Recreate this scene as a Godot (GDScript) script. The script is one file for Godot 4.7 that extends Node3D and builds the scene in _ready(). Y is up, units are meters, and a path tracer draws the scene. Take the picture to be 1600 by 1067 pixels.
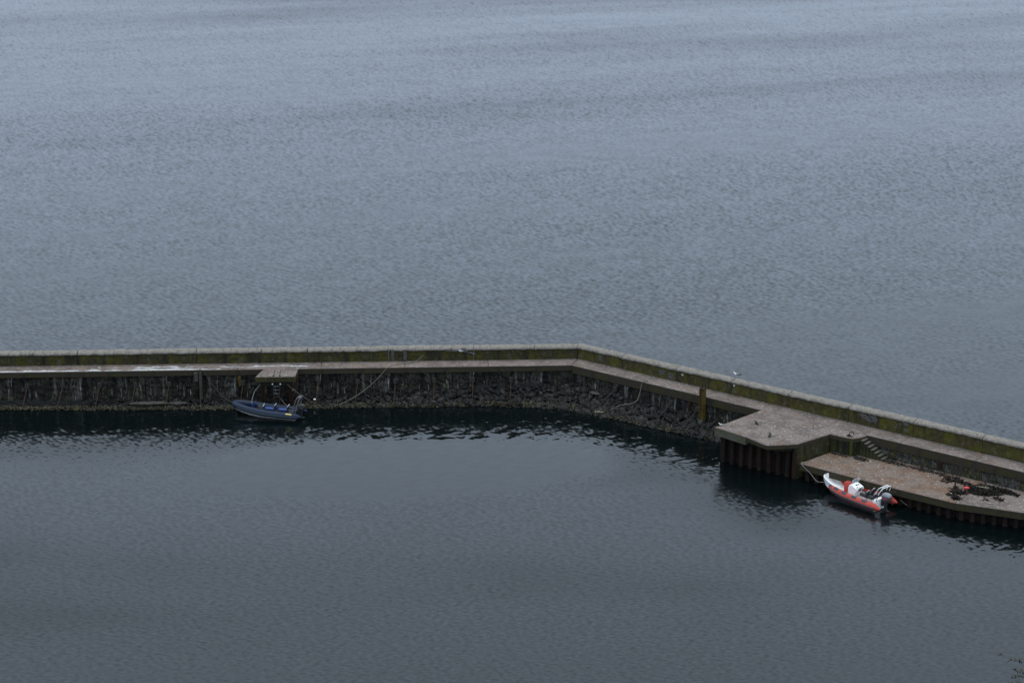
extends Node3D
# A breakwater with two moored inflatables, seen from a headland. y up, metres.

const KINK := Vector3(4.3, 0.0, -135.51)      # where the quay edge bends
const MIT := 0.359
const DECK := 2.45
const STAGE := 1.2
var FL := Transform3D(Basis(Vector3(0.99916, 0, -0.041), Vector3.UP, Vector3(0.041, 0, 0.99916)), KINK)   # left arm: x along the edge, z to the harbour
var FR := Transform3D(Basis(Vector3(0.797, 0, 0.604), Vector3.UP, Vector3(-0.604, 0, 0.797)), KINK)       # right arm
var rng := RandomNumberGenerator.new()
var M := {}
var used_names := {}

# ---------------------------------------------------------------- naming
func numbered(called: String) -> String:
	var k: int = used_names.get(called, 0)
	used_names[called] = k + 1
	return called if k == 0 else "%s_%03d" % [called, k]

func tag(o: Node, label := "", category := "", group := "", kind := "") -> void:
	if label: o.set_meta("label", label)
	if category: o.set_meta("category", category)
	if group: o.set_meta("group", group)
	if kind: o.set_meta("kind", kind)

func base(called: String, where := Transform3D(), label := "", category := "", group := "", kind := "") -> Node3D:
	var o := Node3D.new()
	o.name = numbered(called)
	add_child(o)
	o.transform = where
	tag(o, label, category, group, kind)
	return o

func put(called: String, mesh: Mesh, mat: Material, parent: Node = null, where := Transform3D()) -> MeshInstance3D:
	var o := MeshInstance3D.new()
	o.mesh = mesh
	o.transform = where
	if mat: o.material_override = mat
	if parent == null or parent == self:
		o.name = numbered(called)
		add_child(o)
	else:
		var k := 0
		var key := str(parent.get_instance_id()) + called
		k = used_names.get(key, 0)
		used_names[key] = k + 1
		o.name = called if k == 0 else "%s_%03d" % [called, k]
		parent.add_child(o, true)
	return o

# ---------------------------------------------------------------- shapes
func new_st() -> SurfaceTool:
	var st := SurfaceTool.new()
	st.begin(Mesh.PRIMITIVE_TRIANGLES)
	return st

func fin(st: SurfaceTool, into: ArrayMesh = null) -> ArrayMesh:
	st.generate_normals()
	return st.commit(into) if into else st.commit()

func tri(st: SurfaceTool, a: Vector3, b: Vector3, c: Vector3, out: Vector3, smooth := false, ua := Vector2(), ub := Vector2(), uc := Vector2()) -> void:
	var g := 0 if smooth else 0xFFFFFFFF
	if (a - c).cross(a - b).dot(out) < 0.0:
		var t := b
		b = c
		c = t
		var u := ub
		ub = uc
		uc = u
	st.set_smooth_group(g); st.set_uv(ua); st.add_vertex(a)
	st.set_smooth_group(g); st.set_uv(ub); st.add_vertex(b)
	st.set_smooth_group(g); st.set_uv(uc); st.add_vertex(c)

func quad(st: SurfaceTool, a: Vector3, b: Vector3, c: Vector3, d: Vector3, out: Vector3, smooth := false, u := [Vector2(), Vector2(), Vector2(), Vector2()]) -> void:
	tri(st, a, b, c, out, smooth, u[0], u[1], u[2])
	tri(st, a, c, d, out, smooth, u[0], u[2], u[3])

# rings of equal length; closed rings, capped at both ends
func loft(st: SurfaceTool, rings: Array, smooth := true, cap := true) -> void:
	var mids := []
	for r in rings:
		var m := Vector3.ZERO
		for p in r: m += p
		mids.append(m / r.size())
	for i in rings.size() - 1:
		var a: Array = rings[i]
		var b: Array = rings[i + 1]
		var n := a.size()
		var mid: Vector3 = (mids[i] + mids[i + 1]) / 2
		for k in n:
			var l := (k + 1) % n
			var c: Vector3 = (a[k] + a[l] + b[k] + b[l]) / 4.0
			quad(st, a[k], a[l], b[l], b[k], c - mid, smooth)
	if cap:
		for e in [[0, 1], [rings.size() - 1, rings.size() - 2]]:
			var r: Array = rings[e[0]]
			var out: Vector3 = mids[e[0]] - mids[e[1]]
			for k in r.size():
				tri(st, mids[e[0]], r[k], r[(k + 1) % r.size()], out, false)

func ring(c: Vector3, u: Vector3, v: Vector3, n := 14, power := 2.0) -> Array:
	var r := []
	for k in n:
		var a := TAU * (k + 0.5) / n
		var x := cos(a)
		var y := sin(a)
		r.append(c + u * signf(x) * pow(absf(x), 2.0 / power) + v * signf(y) * pow(absf(y), 2.0 / power))
	return r

# a tube through points; radii one number or an array
func tube(st: SurfaceTool, pts: Array, radius, sides := 8, cap := true) -> void:
	var rings := []
	for i in pts.size():
		var d: Vector3 = (pts[mini(i + 1, pts.size() - 1)] - pts[maxi(i - 1, 0)]).normalized()
		var u := d.cross(Vector3.UP if absf(d.y) < 0.9 else Vector3.RIGHT).normalized()
		var v := u.cross(d)
		var r: float = radius[i] if radius is Array else radius
		rings.append(ring(pts[i], u * r, v * r, sides))
	loft(st, rings, true, cap)

func smooth_path(pts: Array, steps := 6) -> Array:
	var out := []
	for i in pts.size() - 1:
		var p0: Vector3 = pts[maxi(i - 1, 0)]
		var p3: Vector3 = pts[mini(i + 2, pts.size() - 1)]
		for k in steps:
			out.append((pts[i] as Vector3).cubic_interpolate(pts[i + 1], p0, p3, float(k) / steps))
	out.append(pts[-1])
	return out

# chamfered box
func bbox(st: SurfaceTool, c: Vector3, size: Vector3, bevel := 0.02, b := Basis()) -> void:
	var h := size / 2
	bevel = minf(bevel, minf(h.x, minf(h.y, h.z)) * 0.9)
	var rings := []
	for row in [[-1.0, bevel], [-1.0 + bevel / h.y, 0.0], [1.0 - bevel / h.y, 0.0], [1.0, bevel]]:
		var x: float = h.x - row[1]
		var z: float = h.z - row[1]
		var y: float = h.y * row[0]
		var q := bevel
		var r := []
		for p in [[x, z - q], [x - q, z], [-x + q, z], [-x, z - q], [-x, -z + q], [-x + q, -z], [x - q, -z], [x, -z + q]]:
			r.append(c + b * Vector3(p[0], y, p[1]))
		rings.append(r)
	loft(st, rings, false)

func box_mesh(size: Vector3, bevel := 0.02) -> ArrayMesh:
	var st := new_st()
	bbox(st, Vector3.ZERO, size, bevel)
	return fin(st)

# a convex-ish plan polygon (frame coordinates s, t) between two heights; top and chamfer wear one material, the sides another
func slab(called: String, poly: Array, y0: float, y1: float, f: Transform3D, top: Material, side: Material, parent: Node, bevel := 0.03) -> MeshInstance3D:
	var n := poly.size()
	var area := 0.0
	for k in n: area += poly[k].x * poly[(k + 1) % n].y - poly[(k + 1) % n].x * poly[k].y
	var sg := signf(area)
	var inner := []
	for k in n:
		var a: Vector2 = (poly[k] - poly[(k + n - 1) % n]).normalized()
		var b: Vector2 = (poly[(k + 1) % n] - poly[k]).normalized()
		var na := Vector2(-a.y, a.x) * sg
		var nb := Vector2(-b.y, b.x) * sg
		inner.append(poly[k] + (na + nb) / maxf(0.4, 1.0 + na.dot(nb)) * bevel)
	var st := new_st()
	var idx := Geometry2D.triangulate_polygon(PackedVector2Array(inner))
	for k in range(0, idx.size(), 3):
		var v := []
		for j in 3: v.append(f * Vector3(inner[idx[k + j]].x, y1, inner[idx[k + j]].y))
		tri(st, v[0], v[1], v[2], Vector3.UP)
	var ss := new_st()
	var run := 0.0
	for k in n:
		var l := (k + 1) % n
		var e: Vector2 = poly[l] - poly[k]
		var out := f.basis * Vector3(e.y, 0, -e.x) * sg
		var a0 := f * Vector3(poly[k].x, y0, poly[k].y)
		var b0 := f * Vector3(poly[l].x, y0, poly[l].y)
		var up := Vector3.UP * (y1 - y0 - bevel)
		var len := e.length()
		quad(ss, a0, b0, b0 + up, a0 + up, out, false, [Vector2(run, y0), Vector2(run + len, y0), Vector2(run + len, y1), Vector2(run, y1)])
		quad(st, a0 + up, b0 + up, f * Vector3(inner[l].x, y1, inner[l].y), f * Vector3(inner[k].x, y1, inner[k].y), out + Vector3.UP)
		run += len
	var bi := Geometry2D.triangulate_polygon(PackedVector2Array(poly))
	for k in range(0, bi.size(), 3):
		var v := []
		for j in 3: v.append(f * Vector3(poly[bi[k + j]].x, y0, poly[bi[k + j]].y))
		tri(ss, v[0], v[1], v[2], Vector3.DOWN)
	var m := fin(ss, fin(st))
	m.surface_set_material(0, top)
	m.surface_set_material(1, side)
	return put(called, m, null, parent)

# a profile (t, y) carried along s; mit0 and mit1 shear the ends for the mitre at the bend
func sweep(f: Transform3D, prof: Array, s0: float, s1: float, mit0: float, mit1: float, step: float, jit: float, closed: bool, smooth: bool, noise: FastNoiseLite, rise := 0.0) -> ArrayMesh:
	var st := new_st()
	var n := maxi(1, int(ceil((s1 - s0) / step)))
	var mid := Vector2.ZERO
	for p in prof: mid += p / prof.size()
	var rows := []
	for i in n + 1:
		var row := []
		for p in prof:
			var s := lerpf(s0 + mit0 * p.x, s1 + mit1 * p.x, float(i) / n)
			var w := Vector3(s, p.y + rise * s, p.x)
			if jit > 0.0:
				w.y += noise.get_noise_3d(s * 3.0, p.y * 3.0, p.x * 3.0 + 31.0) * jit * 0.5
				w.z += noise.get_noise_3d(s * 2.2 + 7.0, p.y * 3.5, p.x * 2.0) * jit
			row.append(w)
		rows.append(row)
	var arc := [0.0]
	for k in prof.size(): arc.append(arc[-1] + prof[k].distance_to(prof[(k + 1) % prof.size()]))
	var m := prof.size() if closed else prof.size() - 1
	for i in n:
		for k in m:
			var l := (k + 1) % prof.size()
			var e: Vector2 = (prof[k] + prof[l]) / 2 - mid
			var out := f.basis * (Vector3(0, e.y, e.x) if closed else Vector3(0, 0.2, 1))
			var ra: Array = rows[i]
			var rb: Array = rows[i + 1]
			quad(st, f * ra[k], f * rb[k], f * rb[l], f * ra[l], out, smooth, [Vector2(ra[k].x, -arc[k]), Vector2(rb[k].x, -arc[k]), Vector2(rb[l].x, -arc[k + 1]), Vector2(ra[l].x, -arc[k + 1])])
	if closed:
		for e in [[0, -1.0], [n, 1.0]]:
			var r: Array = rows[e[0]]
			var c := Vector3.ZERO
			for p in r: c += p / r.size()
			for k in r.size(): tri(st, f * c, f * r[k], f * r[(k + 1) % r.size()], f.basis.x * e[1], false, Vector2(0, 0), Vector2(0.2, 0), Vector2(0, 0.2))
	return fin(st)

func rock_mesh(sd: int, rows := 5, cols := 8) -> ArrayMesh:
	var nz := FastNoiseLite.new()
	nz.seed = sd
	nz.frequency = 0.9
	var st := new_st()
	var g := []
	for i in rows + 1:
		var r := []
		var th := PI * i / rows
		for k in cols:
			var ph := TAU * k / cols
			var d := Vector3(sin(th) * cos(ph), cos(th), sin(th) * sin(ph))
			d *= 1.0 + 0.55 * nz.get_noise_3d(d.x * 1.3 + sd, d.y * 1.3, d.z * 1.3)
			r.append(d * Vector3(1.0, 0.66, 0.85))
		g.append(r)
	for i in rows:
		for k in cols:
			var l := (k + 1) % cols
			var c: Vector3 = (g[i][k] + g[i + 1][l])
			if i > 0: tri(st, g[i][k], g[i][l], g[i + 1][k], c)
			if i < rows - 1: tri(st, g[i][l], g[i + 1][l], g[i + 1][k], c)
	return fin(st)

# ---------------------------------------------------------------- materials
func lin(r: float, g: float, b: float) -> Color:
	return Color(r, g, b).linear_to_srgb()

func noise_bytes(w: int, h: int, freq: float, sx: int, sy: int, octaves: int, sd: int, kind := FastNoiseLite.TYPE_SIMPLEX_SMOOTH) -> PackedByteArray:
	var n := FastNoiseLite.new()
	n.noise_type = kind
	n.seed = sd
	n.frequency = freq
	n.fractal_octaves = octaves
	var im := n.get_seamless_image(w / sx, h / sy, false, false, 0.12, true)
	im.convert(Image.FORMAT_L8)
	if sx > 1 or sy > 1: im.resize(w, h, Image.INTERPOLATE_CUBIC)
	return im.get_data()

# layers: [frequency, stretch x, stretch y, octaves, from, to, colour, strength]
func tex(w: int, h: int, ground: Color, layers: Array, sd: int) -> ImageTexture:
	var n := w * h
	var r := PackedFloat32Array()
	var g := PackedFloat32Array()
	var b := PackedFloat32Array()
	r.resize(n); g.resize(n); b.resize(n)
	r.fill(ground.r); g.fill(ground.g); b.fill(ground.b)
	for q in layers.size():
		var y: Array = layers[q]
		var by := noise_bytes(w, h, y[0], y[1], y[2], y[3], sd * 31 + q)
		var lut := PackedFloat32Array()
		lut.resize(256)
		for k in 256: lut[k] = smoothstep(y[4], y[5], k / 255.0) * y[7]
		var c: Color = y[6]
		for k in n:
			var t := lut[by[k]]
			if t > 0.004:
				r[k] += (c.r - r[k]) * t
				g[k] += (c.g - g[k]) * t
				b[k] += (c.b - b[k]) * t
	var out := PackedByteArray()
	out.resize(n * 3)
	for k in n:
		out[k * 3] = int(r[k] * 255.0)
		out[k * 3 + 1] = int(g[k] * 255.0)
		out[k * 3 + 2] = int(b[k] * 255.0)
	return ImageTexture.create_from_image(Image.create_from_data(w, h, false, Image.FORMAT_RGB8, out))

func relief(w: int, freq: float, octaves: int, sd: int) -> ImageTexture:
	return ImageTexture.create_from_image(Image.create_from_data(w, w, false, Image.FORMAT_L8, noise_bytes(w, w, freq, 1, 1, octaves, sd)))

func mat(col: Color, rough := 0.6, metal := 0.0) -> StandardMaterial3D:
	var m := StandardMaterial3D.new()
	m.albedo_color = col
	m.roughness = rough
	m.metallic = metal
	return m

func textured(t: Texture2D, metres: float, bump: Texture2D = null, depth := 1.0, triplanar := true, rough := 0.92) -> StandardMaterial3D:
	var m := mat(Color.WHITE, rough)
	m.albedo_texture = t
	m.uv1_scale = Vector3.ONE / metres
	if triplanar:
		m.uv1_triplanar = true
		m.uv1_world_triplanar = true
	if bump:
		m.heightmap_enabled = true
		m.heightmap_texture = bump
		m.heightmap_scale = depth
	m.metallic_specular = 0.3
	return m

func make_materials() -> void:
	var grit := relief(512, 0.05, 4, 5)
	var lumps := relief(512, 0.02, 4, 8)
	var white := lin(0.55, 0.54, 0.52)
	# concrete underfoot: pinkish grey, droppings, worn and stained
	M.deck = textured(tex(1024, 1024, lin(0.1560, 0.1221, 0.1070), [
		[0.005, 1, 1, 4, 0.40, 0.70, lin(0.1019, 0.0798, 0.0688), 0.9], [0.02, 1, 1, 4, 0.5, 0.8, lin(0.1976, 0.1606, 0.1432), 0.7], [0.13, 1, 1, 2, 0.45, 0.9, lin(0.0686, 0.0532, 0.0458), 0.6], [0.009, 1, 1, 3, 0.72, 0.82, lin(0.1352, 0.0808, 0.0497), 0.7],
		[0.10, 1, 1, 2, 0.74, 0.80, white, 0.5], [0.03, 1, 1, 5, 0.77, 0.81, white, 0.55]], 11), 10.0, grit, 0.8)
	M.deck_stage = textured(tex(1024, 1024, lin(0.1575, 0.1139, 0.0902), [
		[0.006, 1, 1, 4, 0.42, 0.70, lin(0.1470, 0.0832, 0.0528), 0.9], [0.012, 1, 1, 4, 0.5, 0.8, lin(0.0966, 0.0742, 0.0614), 0.7], [0.03, 1, 1, 4, 0.55, 0.8, lin(0.1995, 0.1584, 0.1344), 0.6], [0.13, 1, 1, 2, 0.45, 0.9, lin(0.0525, 0.0376, 0.0298), 0.65],
		[0.10, 1, 1, 2, 0.75, 0.81, white, 0.6], [0.03, 1, 1, 5, 0.77, 0.81, white, 0.6]], 12), 11.0, grit, 1.0)
	M.coping = textured(tex(1024, 512, lin(0.190, 0.168, 0.145), [
		[0.012, 1, 1, 4, 0.45, 0.8, lin(0.125, 0.110, 0.092), 0.85], [0.03, 1, 1, 4, 0.55, 0.8, lin(0.245, 0.225, 0.20), 0.8], [0.10, 1, 1, 2, 0.58, 0.8, lin(0.065, 0.058, 0.047), 0.8], [0.06, 1, 1, 3, 0.72, 0.80, lin(0.40, 0.38, 0.345), 0.8]], 13), 6.0, lumps, 2.0)
	# parapet face: moss over dark stained render, runs down it; colour also carries shade of the unbuilt headland
	var olive := lin(0.060, 0.056, 0.010)
	var olive2 := lin(0.064, 0.056, 0.009)
	M.moss = textured(tex(1024, 512, lin(0.034, 0.031, 0.0135), [
		[0.008, 1, 1, 4, 0.42, 0.66, lin(0.052, 0.046, 0.007), 0.8], [0.012, 1, 2, 4, 0.58, 0.78, lin(0.036, 0.027, 0.013), 0.7], [0.05, 2, 1, 4, 0.5, 0.8, lin(0.016, 0.015, 0.009), 0.65], [0.011, 1, 3, 5, 0.58, 0.80, lin(0.012, 0.011, 0.008), 0.65], [0.04, 1, 4, 3, 0.72, 0.86, lin(0.072, 0.064, 0.009), 0.5],
		[0.02, 1, 1, 4, 0.70, 0.84, lin(0.065, 0.061, 0.053), 0.6], [0.08, 1, 1, 3, 0.80, 0.86, lin(0.22, 0.215, 0.2), 0.55]], 14), 13.0, lumps, 2.5, false)
	M.moss_right = textured(tex(1024, 512, lin(0.046, 0.040, 0.014), [
		[0.008, 1, 1, 4, 0.36, 0.62, olive2, 0.85], [0.012, 1, 2, 4, 0.58, 0.78, lin(0.046, 0.034, 0.016), 0.7], [0.05, 2, 1, 4, 0.5, 0.8, lin(0.026, 0.023, 0.011), 0.6], [0.011, 1, 3, 5, 0.62, 0.82, lin(0.020, 0.018, 0.010), 0.6],
		[0.03, 1, 1, 4, 0.68, 0.82, lin(0.085, 0.080, 0.069), 0.6], [0.08, 1, 1, 3, 0.80, 0.86, lin(0.24, 0.235, 0.22), 0.55]], 24), 13.0, lumps, 2.5, false)
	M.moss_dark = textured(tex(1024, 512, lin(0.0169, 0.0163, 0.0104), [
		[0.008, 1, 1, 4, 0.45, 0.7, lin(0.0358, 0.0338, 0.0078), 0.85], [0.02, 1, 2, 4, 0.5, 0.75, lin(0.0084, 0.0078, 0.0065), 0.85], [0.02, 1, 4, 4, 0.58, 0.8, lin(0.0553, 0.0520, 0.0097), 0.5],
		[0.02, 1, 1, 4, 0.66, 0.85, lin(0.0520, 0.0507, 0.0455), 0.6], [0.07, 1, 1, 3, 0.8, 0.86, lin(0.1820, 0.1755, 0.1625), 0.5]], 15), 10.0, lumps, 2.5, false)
	# concrete fascia and slab edges
	M.fascia = textured(tex(1024, 512, lin(0.0345, 0.0281, 0.0197), [
		[0.012, 1, 1, 4, 0.45, 0.75, lin(0.0382, 0.0329, 0.0123), 0.8], [0.015, 1, 2, 4, 0.55, 0.8, lin(0.0162, 0.0130, 0.0092), 0.4], [0.06, 1, 1, 3, 0.7, 0.85, lin(0.0735, 0.0638, 0.0493), 0.6]], 16), 8.0, grit, 1.0, false)
	M.fascia_pale = textured(tex(512, 512, lin(0.078, 0.072, 0.056), [
		[0.012, 1, 1, 4, 0.45, 0.75, lin(0.06, 0.058, 0.03), 0.8], [0.06, 1, 1, 3, 0.6, 0.85, lin(0.12, 0.115, 0.095), 0.6]], 17), 6.0, grit, 1.0, false)
	# old wet masonry under the walkway with lime and guano runs; dark upright bands paint in buttress recess shade
	M.masonry = textured(tex(1024, 512, lin(0.0113, 0.0101, 0.0078), [
		[0.008, 1, 1, 4, 0.45, 0.65, lin(0.0270, 0.0244, 0.0192), 0.8], [0.012, 1, 3, 4, 0.60, 0.75, lin(0.0468, 0.0437, 0.0370), 0.8], [0.05, 1, 1, 4, 0.5, 0.75, lin(0.0054, 0.0050, 0.0044), 0.8], [0.07, 1, 1, 3, 0.62, 0.75, lin(0.0495, 0.0454, 0.0370), 0.6], [0.02, 1, 5, 3, 0.62, 0.72, lin(0.0036, 0.0038, 0.0044), 0.9],
		[0.018, 1, 4, 4, 0.70, 0.82, lin(0.0765, 0.0714, 0.0607), 0.85], [0.055, 1, 7, 4, 0.80, 0.86, lin(0.2700, 0.2520, 0.2146), 0.85], [0.015, 1, 1, 3, 0.68, 0.85, lin(0.0270, 0.0227, 0.0059), 0.7], [0.1, 1, 1, 2, 0.80, 0.86, lin(0.2250, 0.2058, 0.1702), 0.6]], 18), 11.0, lumps, 5.0, false)
	M.wall_right = textured(tex(1024, 512, lin(0.032, 0.028, 0.021), [
		[0.012, 1, 1, 4, 0.45, 0.68, lin(0.065, 0.061, 0.053), 0.85], [0.05, 1, 1, 4, 0.5, 0.75, lin(0.016, 0.014, 0.012), 0.8], [0.015, 1, 2, 4, 0.58, 0.76, lin(0.036, 0.034, 0.008), 0.85], [0.06, 1, 4, 3, 0.66, 0.8, lin(0.10, 0.096, 0.086), 0.6], [0.08, 1, 1, 2, 0.80, 0.86, lin(0.3, 0.29, 0.27), 0.6]], 19), 9.0, lumps, 4.0, false)
	M.moss_bright = textured(tex(256, 256, lin(0.060, 0.058, 0.008), [[0.02, 1, 4, 4, 0.45, 0.7, lin(0.030, 0.030, 0.008), 0.8], [0.05, 1, 3, 3, 0.6, 0.8, lin(0.014, 0.013, 0.008), 0.8]], 29), 3.0, lumps, 1.0, false)
	M.rocks = []
	for c in [[0.0085, 0.0078, 0.0068], [0.0135, 0.0124, 0.0108], [0.028, 0.026, 0.0225], [0.0045, 0.0042, 0.004]]:
		M.rocks.append(textured(tex(256, 256, lin(c[0], c[1], c[2]), [[0.03, 1, 1, 4, 0.45, 0.8, lin(c[0] * 0.5, c[1] * 0.5, c[2] * 0.5), 0.8], [0.08, 1, 1, 2, 0.75, 0.85, lin(0.2, 0.2, 0.19), 0.6]], 20 + M.rocks.size()), 1.4, null, 0.0, true, 0.6))
	M.weed = mat(Color.WHITE, 0.55)
	M.weed.vertex_color_use_as_albedo = true
	M.weed_dark = mat(Color.WHITE, 0.85)
	M.weed_dark.metallic_specular = 0.25
	M.weed_dark.vertex_color_use_as_albedo = true
	M.rust = textured(tex(256, 512, lin(0.0188, 0.0101, 0.0063), [[0.03, 1, 3, 4, 0.45, 0.7, lin(0.0375, 0.0144, 0.0056), 0.8], [0.06, 1, 1, 3, 0.6, 0.8, lin(0.0075, 0.0050, 0.0042), 0.8]], 30), 1.6, null, 0.0, true, 0.85)
	M.rod = textured(tex(128, 256, lin(0.0550, 0.0341, 0.0193), [[0.04, 1, 2, 3, 0.45, 0.7, lin(0.0275, 0.0138, 0.0083), 0.8], [0.06, 1, 1, 3, 0.65, 0.8, lin(0.0935, 0.0660, 0.0385), 0.8]], 31), 1.0, null, 0.0, true, 0.85)
	M.pile = textured(tex(256, 512, lin(0.0112, 0.0073, 0.0060), [[0.02, 1, 4, 4, 0.45, 0.7, lin(0.0184, 0.0094, 0.0066), 0.7], [0.04, 1, 3, 4, 0.5, 0.75, lin(0.0050, 0.0037, 0.0033), 0.8]], 32), 2.5, null, 0.0, true, 0.8)
	M.pile_brown = textured(tex(256, 512, lin(0.0186, 0.0102, 0.0072), [[0.02, 1, 3, 4, 0.45, 0.7, lin(0.0074, 0.0054, 0.0048), 0.8], [0.05, 1, 2, 3, 0.66, 0.8, lin(0.0310, 0.0132, 0.0060), 0.7]], 37), 1.9, null, 0.0, true, 0.8)
	M.orange_rust = textured(tex(256, 512, lin(0.088, 0.060, 0.012), [[0.02, 1, 4, 4, 0.5, 0.75, lin(0.05, 0.024, 0.009), 0.8], [0.04, 1, 3, 4, 0.52, 0.72, lin(0.024, 0.015, 0.008), 0.9], [0.05, 1, 2, 3, 0.7, 0.85, lin(0.13, 0.10, 0.03), 0.7]], 33), 1.8, null, 0.0, true, 0.85)
	M.lime = textured(tex(256, 256, lin(0.42, 0.42, 0.42), [[0.03, 1, 1, 4, 0.5, 0.75, lin(0.25, 0.25, 0.245), 0.8]], 34), 2.0)
	M.spall = textured(tex(256, 256, lin(0.085, 0.081, 0.076), [[0.03, 1, 1, 4, 0.42, 0.62, lin(0.034, 0.032, 0.026), 0.95], [0.09, 1, 1, 2, 0.68, 0.8, lin(0.19, 0.185, 0.18), 0.7]], 35), 0.9)
	M.timber = textured(tex(128, 256, lin(0.06, 0.055, 0.048), [[0.05, 1, 6, 3, 0.45, 0.75, lin(0.03, 0.027, 0.022), 0.9]], 36), 1.2)
	M.wood_pale = mat(lin(0.17, 0.15, 0.11), 0.85)
	M.rope = mat(lin(0.12, 0.11, 0.085), 0.95)
	M.rope_pale = mat(lin(0.20, 0.195, 0.175), 0.95)
	M.hose = mat(lin(0.10, 0.093, 0.066), 0.8)
	M.dark_iron = mat(lin(0.018, 0.015, 0.013), 0.8)
	# boats
	M.tube_red = textured(tex(256, 256, lin(0.39, 0.052, 0.038), [[0.02, 1, 1, 4, 0.4, 0.8, lin(0.32, 0.042, 0.033), 0.7], [0.05, 1, 1, 3, 0.65, 0.9, lin(0.44, 0.11, 0.075), 0.5]], 40), 1.5, null, 0.0, true, 0.5)
	M.tube_blue = textured(tex(256, 256, lin(0.0145, 0.024, 0.046), [[0.02, 1, 1, 4, 0.4, 0.8, lin(0.010, 0.017, 0.034), 0.8], [0.05, 1, 1, 3, 0.65, 0.9, lin(0.024, 0.035, 0.060), 0.5]], 41), 1.5, null, 0.0, true, 0.5)
	M.blue_seat = mat(lin(0.014, 0.036, 0.14), 0.5)
	M.white_hull = textured(tex(256, 256, lin(0.80, 0.79, 0.77), [[0.02, 1, 1, 4, 0.5, 0.8, lin(0.70, 0.68, 0.64), 0.7], [0.08, 1, 1, 3, 0.7, 0.9, lin(0.4, 0.36, 0.3), 0.4]], 42), 1.6, null, 0.0, true, 0.35)
	M.floor_grey = textured(tex(256, 256, lin(0.52, 0.50, 0.475), [[0.03, 1, 1, 4, 0.45, 0.8, lin(0.27, 0.25, 0.23), 0.8]], 43), 1.2, null, 0.0, true, 0.7)
	M.grey_hull = textured(tex(128, 128, lin(0.32, 0.32, 0.31), [[0.03, 1, 1, 4, 0.45, 0.8, lin(0.2, 0.2, 0.19), 0.8]], 44), 1.2, null, 0.0, true, 0.5)
	M.black = mat(lin(0.016, 0.017, 0.019), 0.55)
	M.rubber = mat(lin(0.022, 0.030, 0.036), 0.7)
	M.vinyl = mat(lin(0.011, 0.011, 0.013), 0.7)
	M.steel = mat(lin(0.50, 0.50, 0.50), 0.3, 0.6)
	M.dull_steel = mat(lin(0.13, 0.13, 0.13), 0.5, 0.3)
	M.cowl_grey = mat(lin(0.055, 0.057, 0.062), 0.35)
	M.cowl_pale = mat(lin(0.20, 0.215, 0.23), 0.35)
	M.yellow = mat(lin(0.52, 0.42, 0.10), 0.5)
	M.red_print = mat(lin(0.45, 0.02, 0.04), 0.5)
	M.red_float = mat(lin(0.62, 0.05, 0.05), 0.5)
	M.white_paint = mat(lin(0.72, 0.72, 0.70), 0.6)
	M.gull_white = mat(lin(0.75, 0.75, 0.73), 0.8)
	M.gull_dark = mat(lin(0.035, 0.034, 0.036), 0.8)
	M.gull_grey = mat(lin(0.24, 0.245, 0.26), 0.8)
	M.beak = mat(lin(0.5, 0.33, 0.04), 0.6)
	M.screen = mat(Color(0.75, 0.78, 0.8, 0.35), 0.08)
	M.screen.transparency = BaseMaterial3D.TRANSPARENCY_ALPHA
	M.water = mat(lin(0.0020, 0.0038, 0.0042), 1.0)
	M.water_far = mat(lin(0.0020, 0.0038, 0.0042), 0.36)
	M.water_far.metallic_specular = 0.385
	M.water.metallic_specular = 0.385

# ---------------------------------------------------------------- water
func nz(sd: int, freq: float, octaves := 1) -> FastNoiseLite:
	var n := FastNoiseLite.new()
	n.noise_type = FastNoiseLite.TYPE_SIMPLEX_SMOOTH
	n.seed = sd
	n.frequency = freq
	n.fractal_type = FastNoiseLite.FRACTAL_FBM if octaves > 1 else FastNoiseLite.FRACTAL_NONE
	n.fractal_octaves = octaves
	return n

# how the wind lies on the water at a place: x the strength of the resolved ripple, y its undulation in the lee, z the fineness below what is modelled
func wind_at(x: float, z: float, patch: FastNoiseLite) -> Vector3:
	var rx := x - KINK.x
	var rz := z - KINK.z
	var d := minf(rx * 0.041 + rz * 0.99916, rz * 0.797 - rx * 0.604)     # metres out from the quay edge, sea side negative
	if d > -1.7:
		var wind := patch.get_noise_2d(x * 0.020 + z * 0.01, z * 0.050)
		var ex := (x + 3.0) / 14.0
		var ez := (z + 124.0 + 0.10 * x) / 6.5
		var calm := 1.0 - smoothstep(0.66, 1.12, sqrt(ex * ex + ez * ez) + wind * 0.6)
		var lee := 1.0 - smoothstep(2.5, 11.0, d)
		var a := clampf(0.125 + 0.08 * wind, 0.06, 0.2) * (1.0 - 0.95 * calm) * (1.0 - 0.80 * lee)
		return Vector3(a, 0.10 * lee + 0.012 + 0.012 * calm, lerpf(0.05, clampf(0.24 + 0.22 * wind, 0.08, 0.42), (1.0 - calm) * (1.0 - lee)))
	var wind := patch.get_noise_2d(x * 0.0055 + z * 0.004 + 50.0, z * 0.020 + x * 0.006) + 0.6 * patch.get_noise_2d(x * 0.018 + 9.0, z * 0.075 + x * 0.02)
	var far := smoothstep(170.0, 330.0, -z)
	return Vector3(clampf(0.105 + 0.085 * wind, 0.03, 0.20) * (1.0 - 0.3 * far), -1.0, clampf(0.17 + 0.10 * wind + 0.05 * far, 0.06, 0.36))

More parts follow.
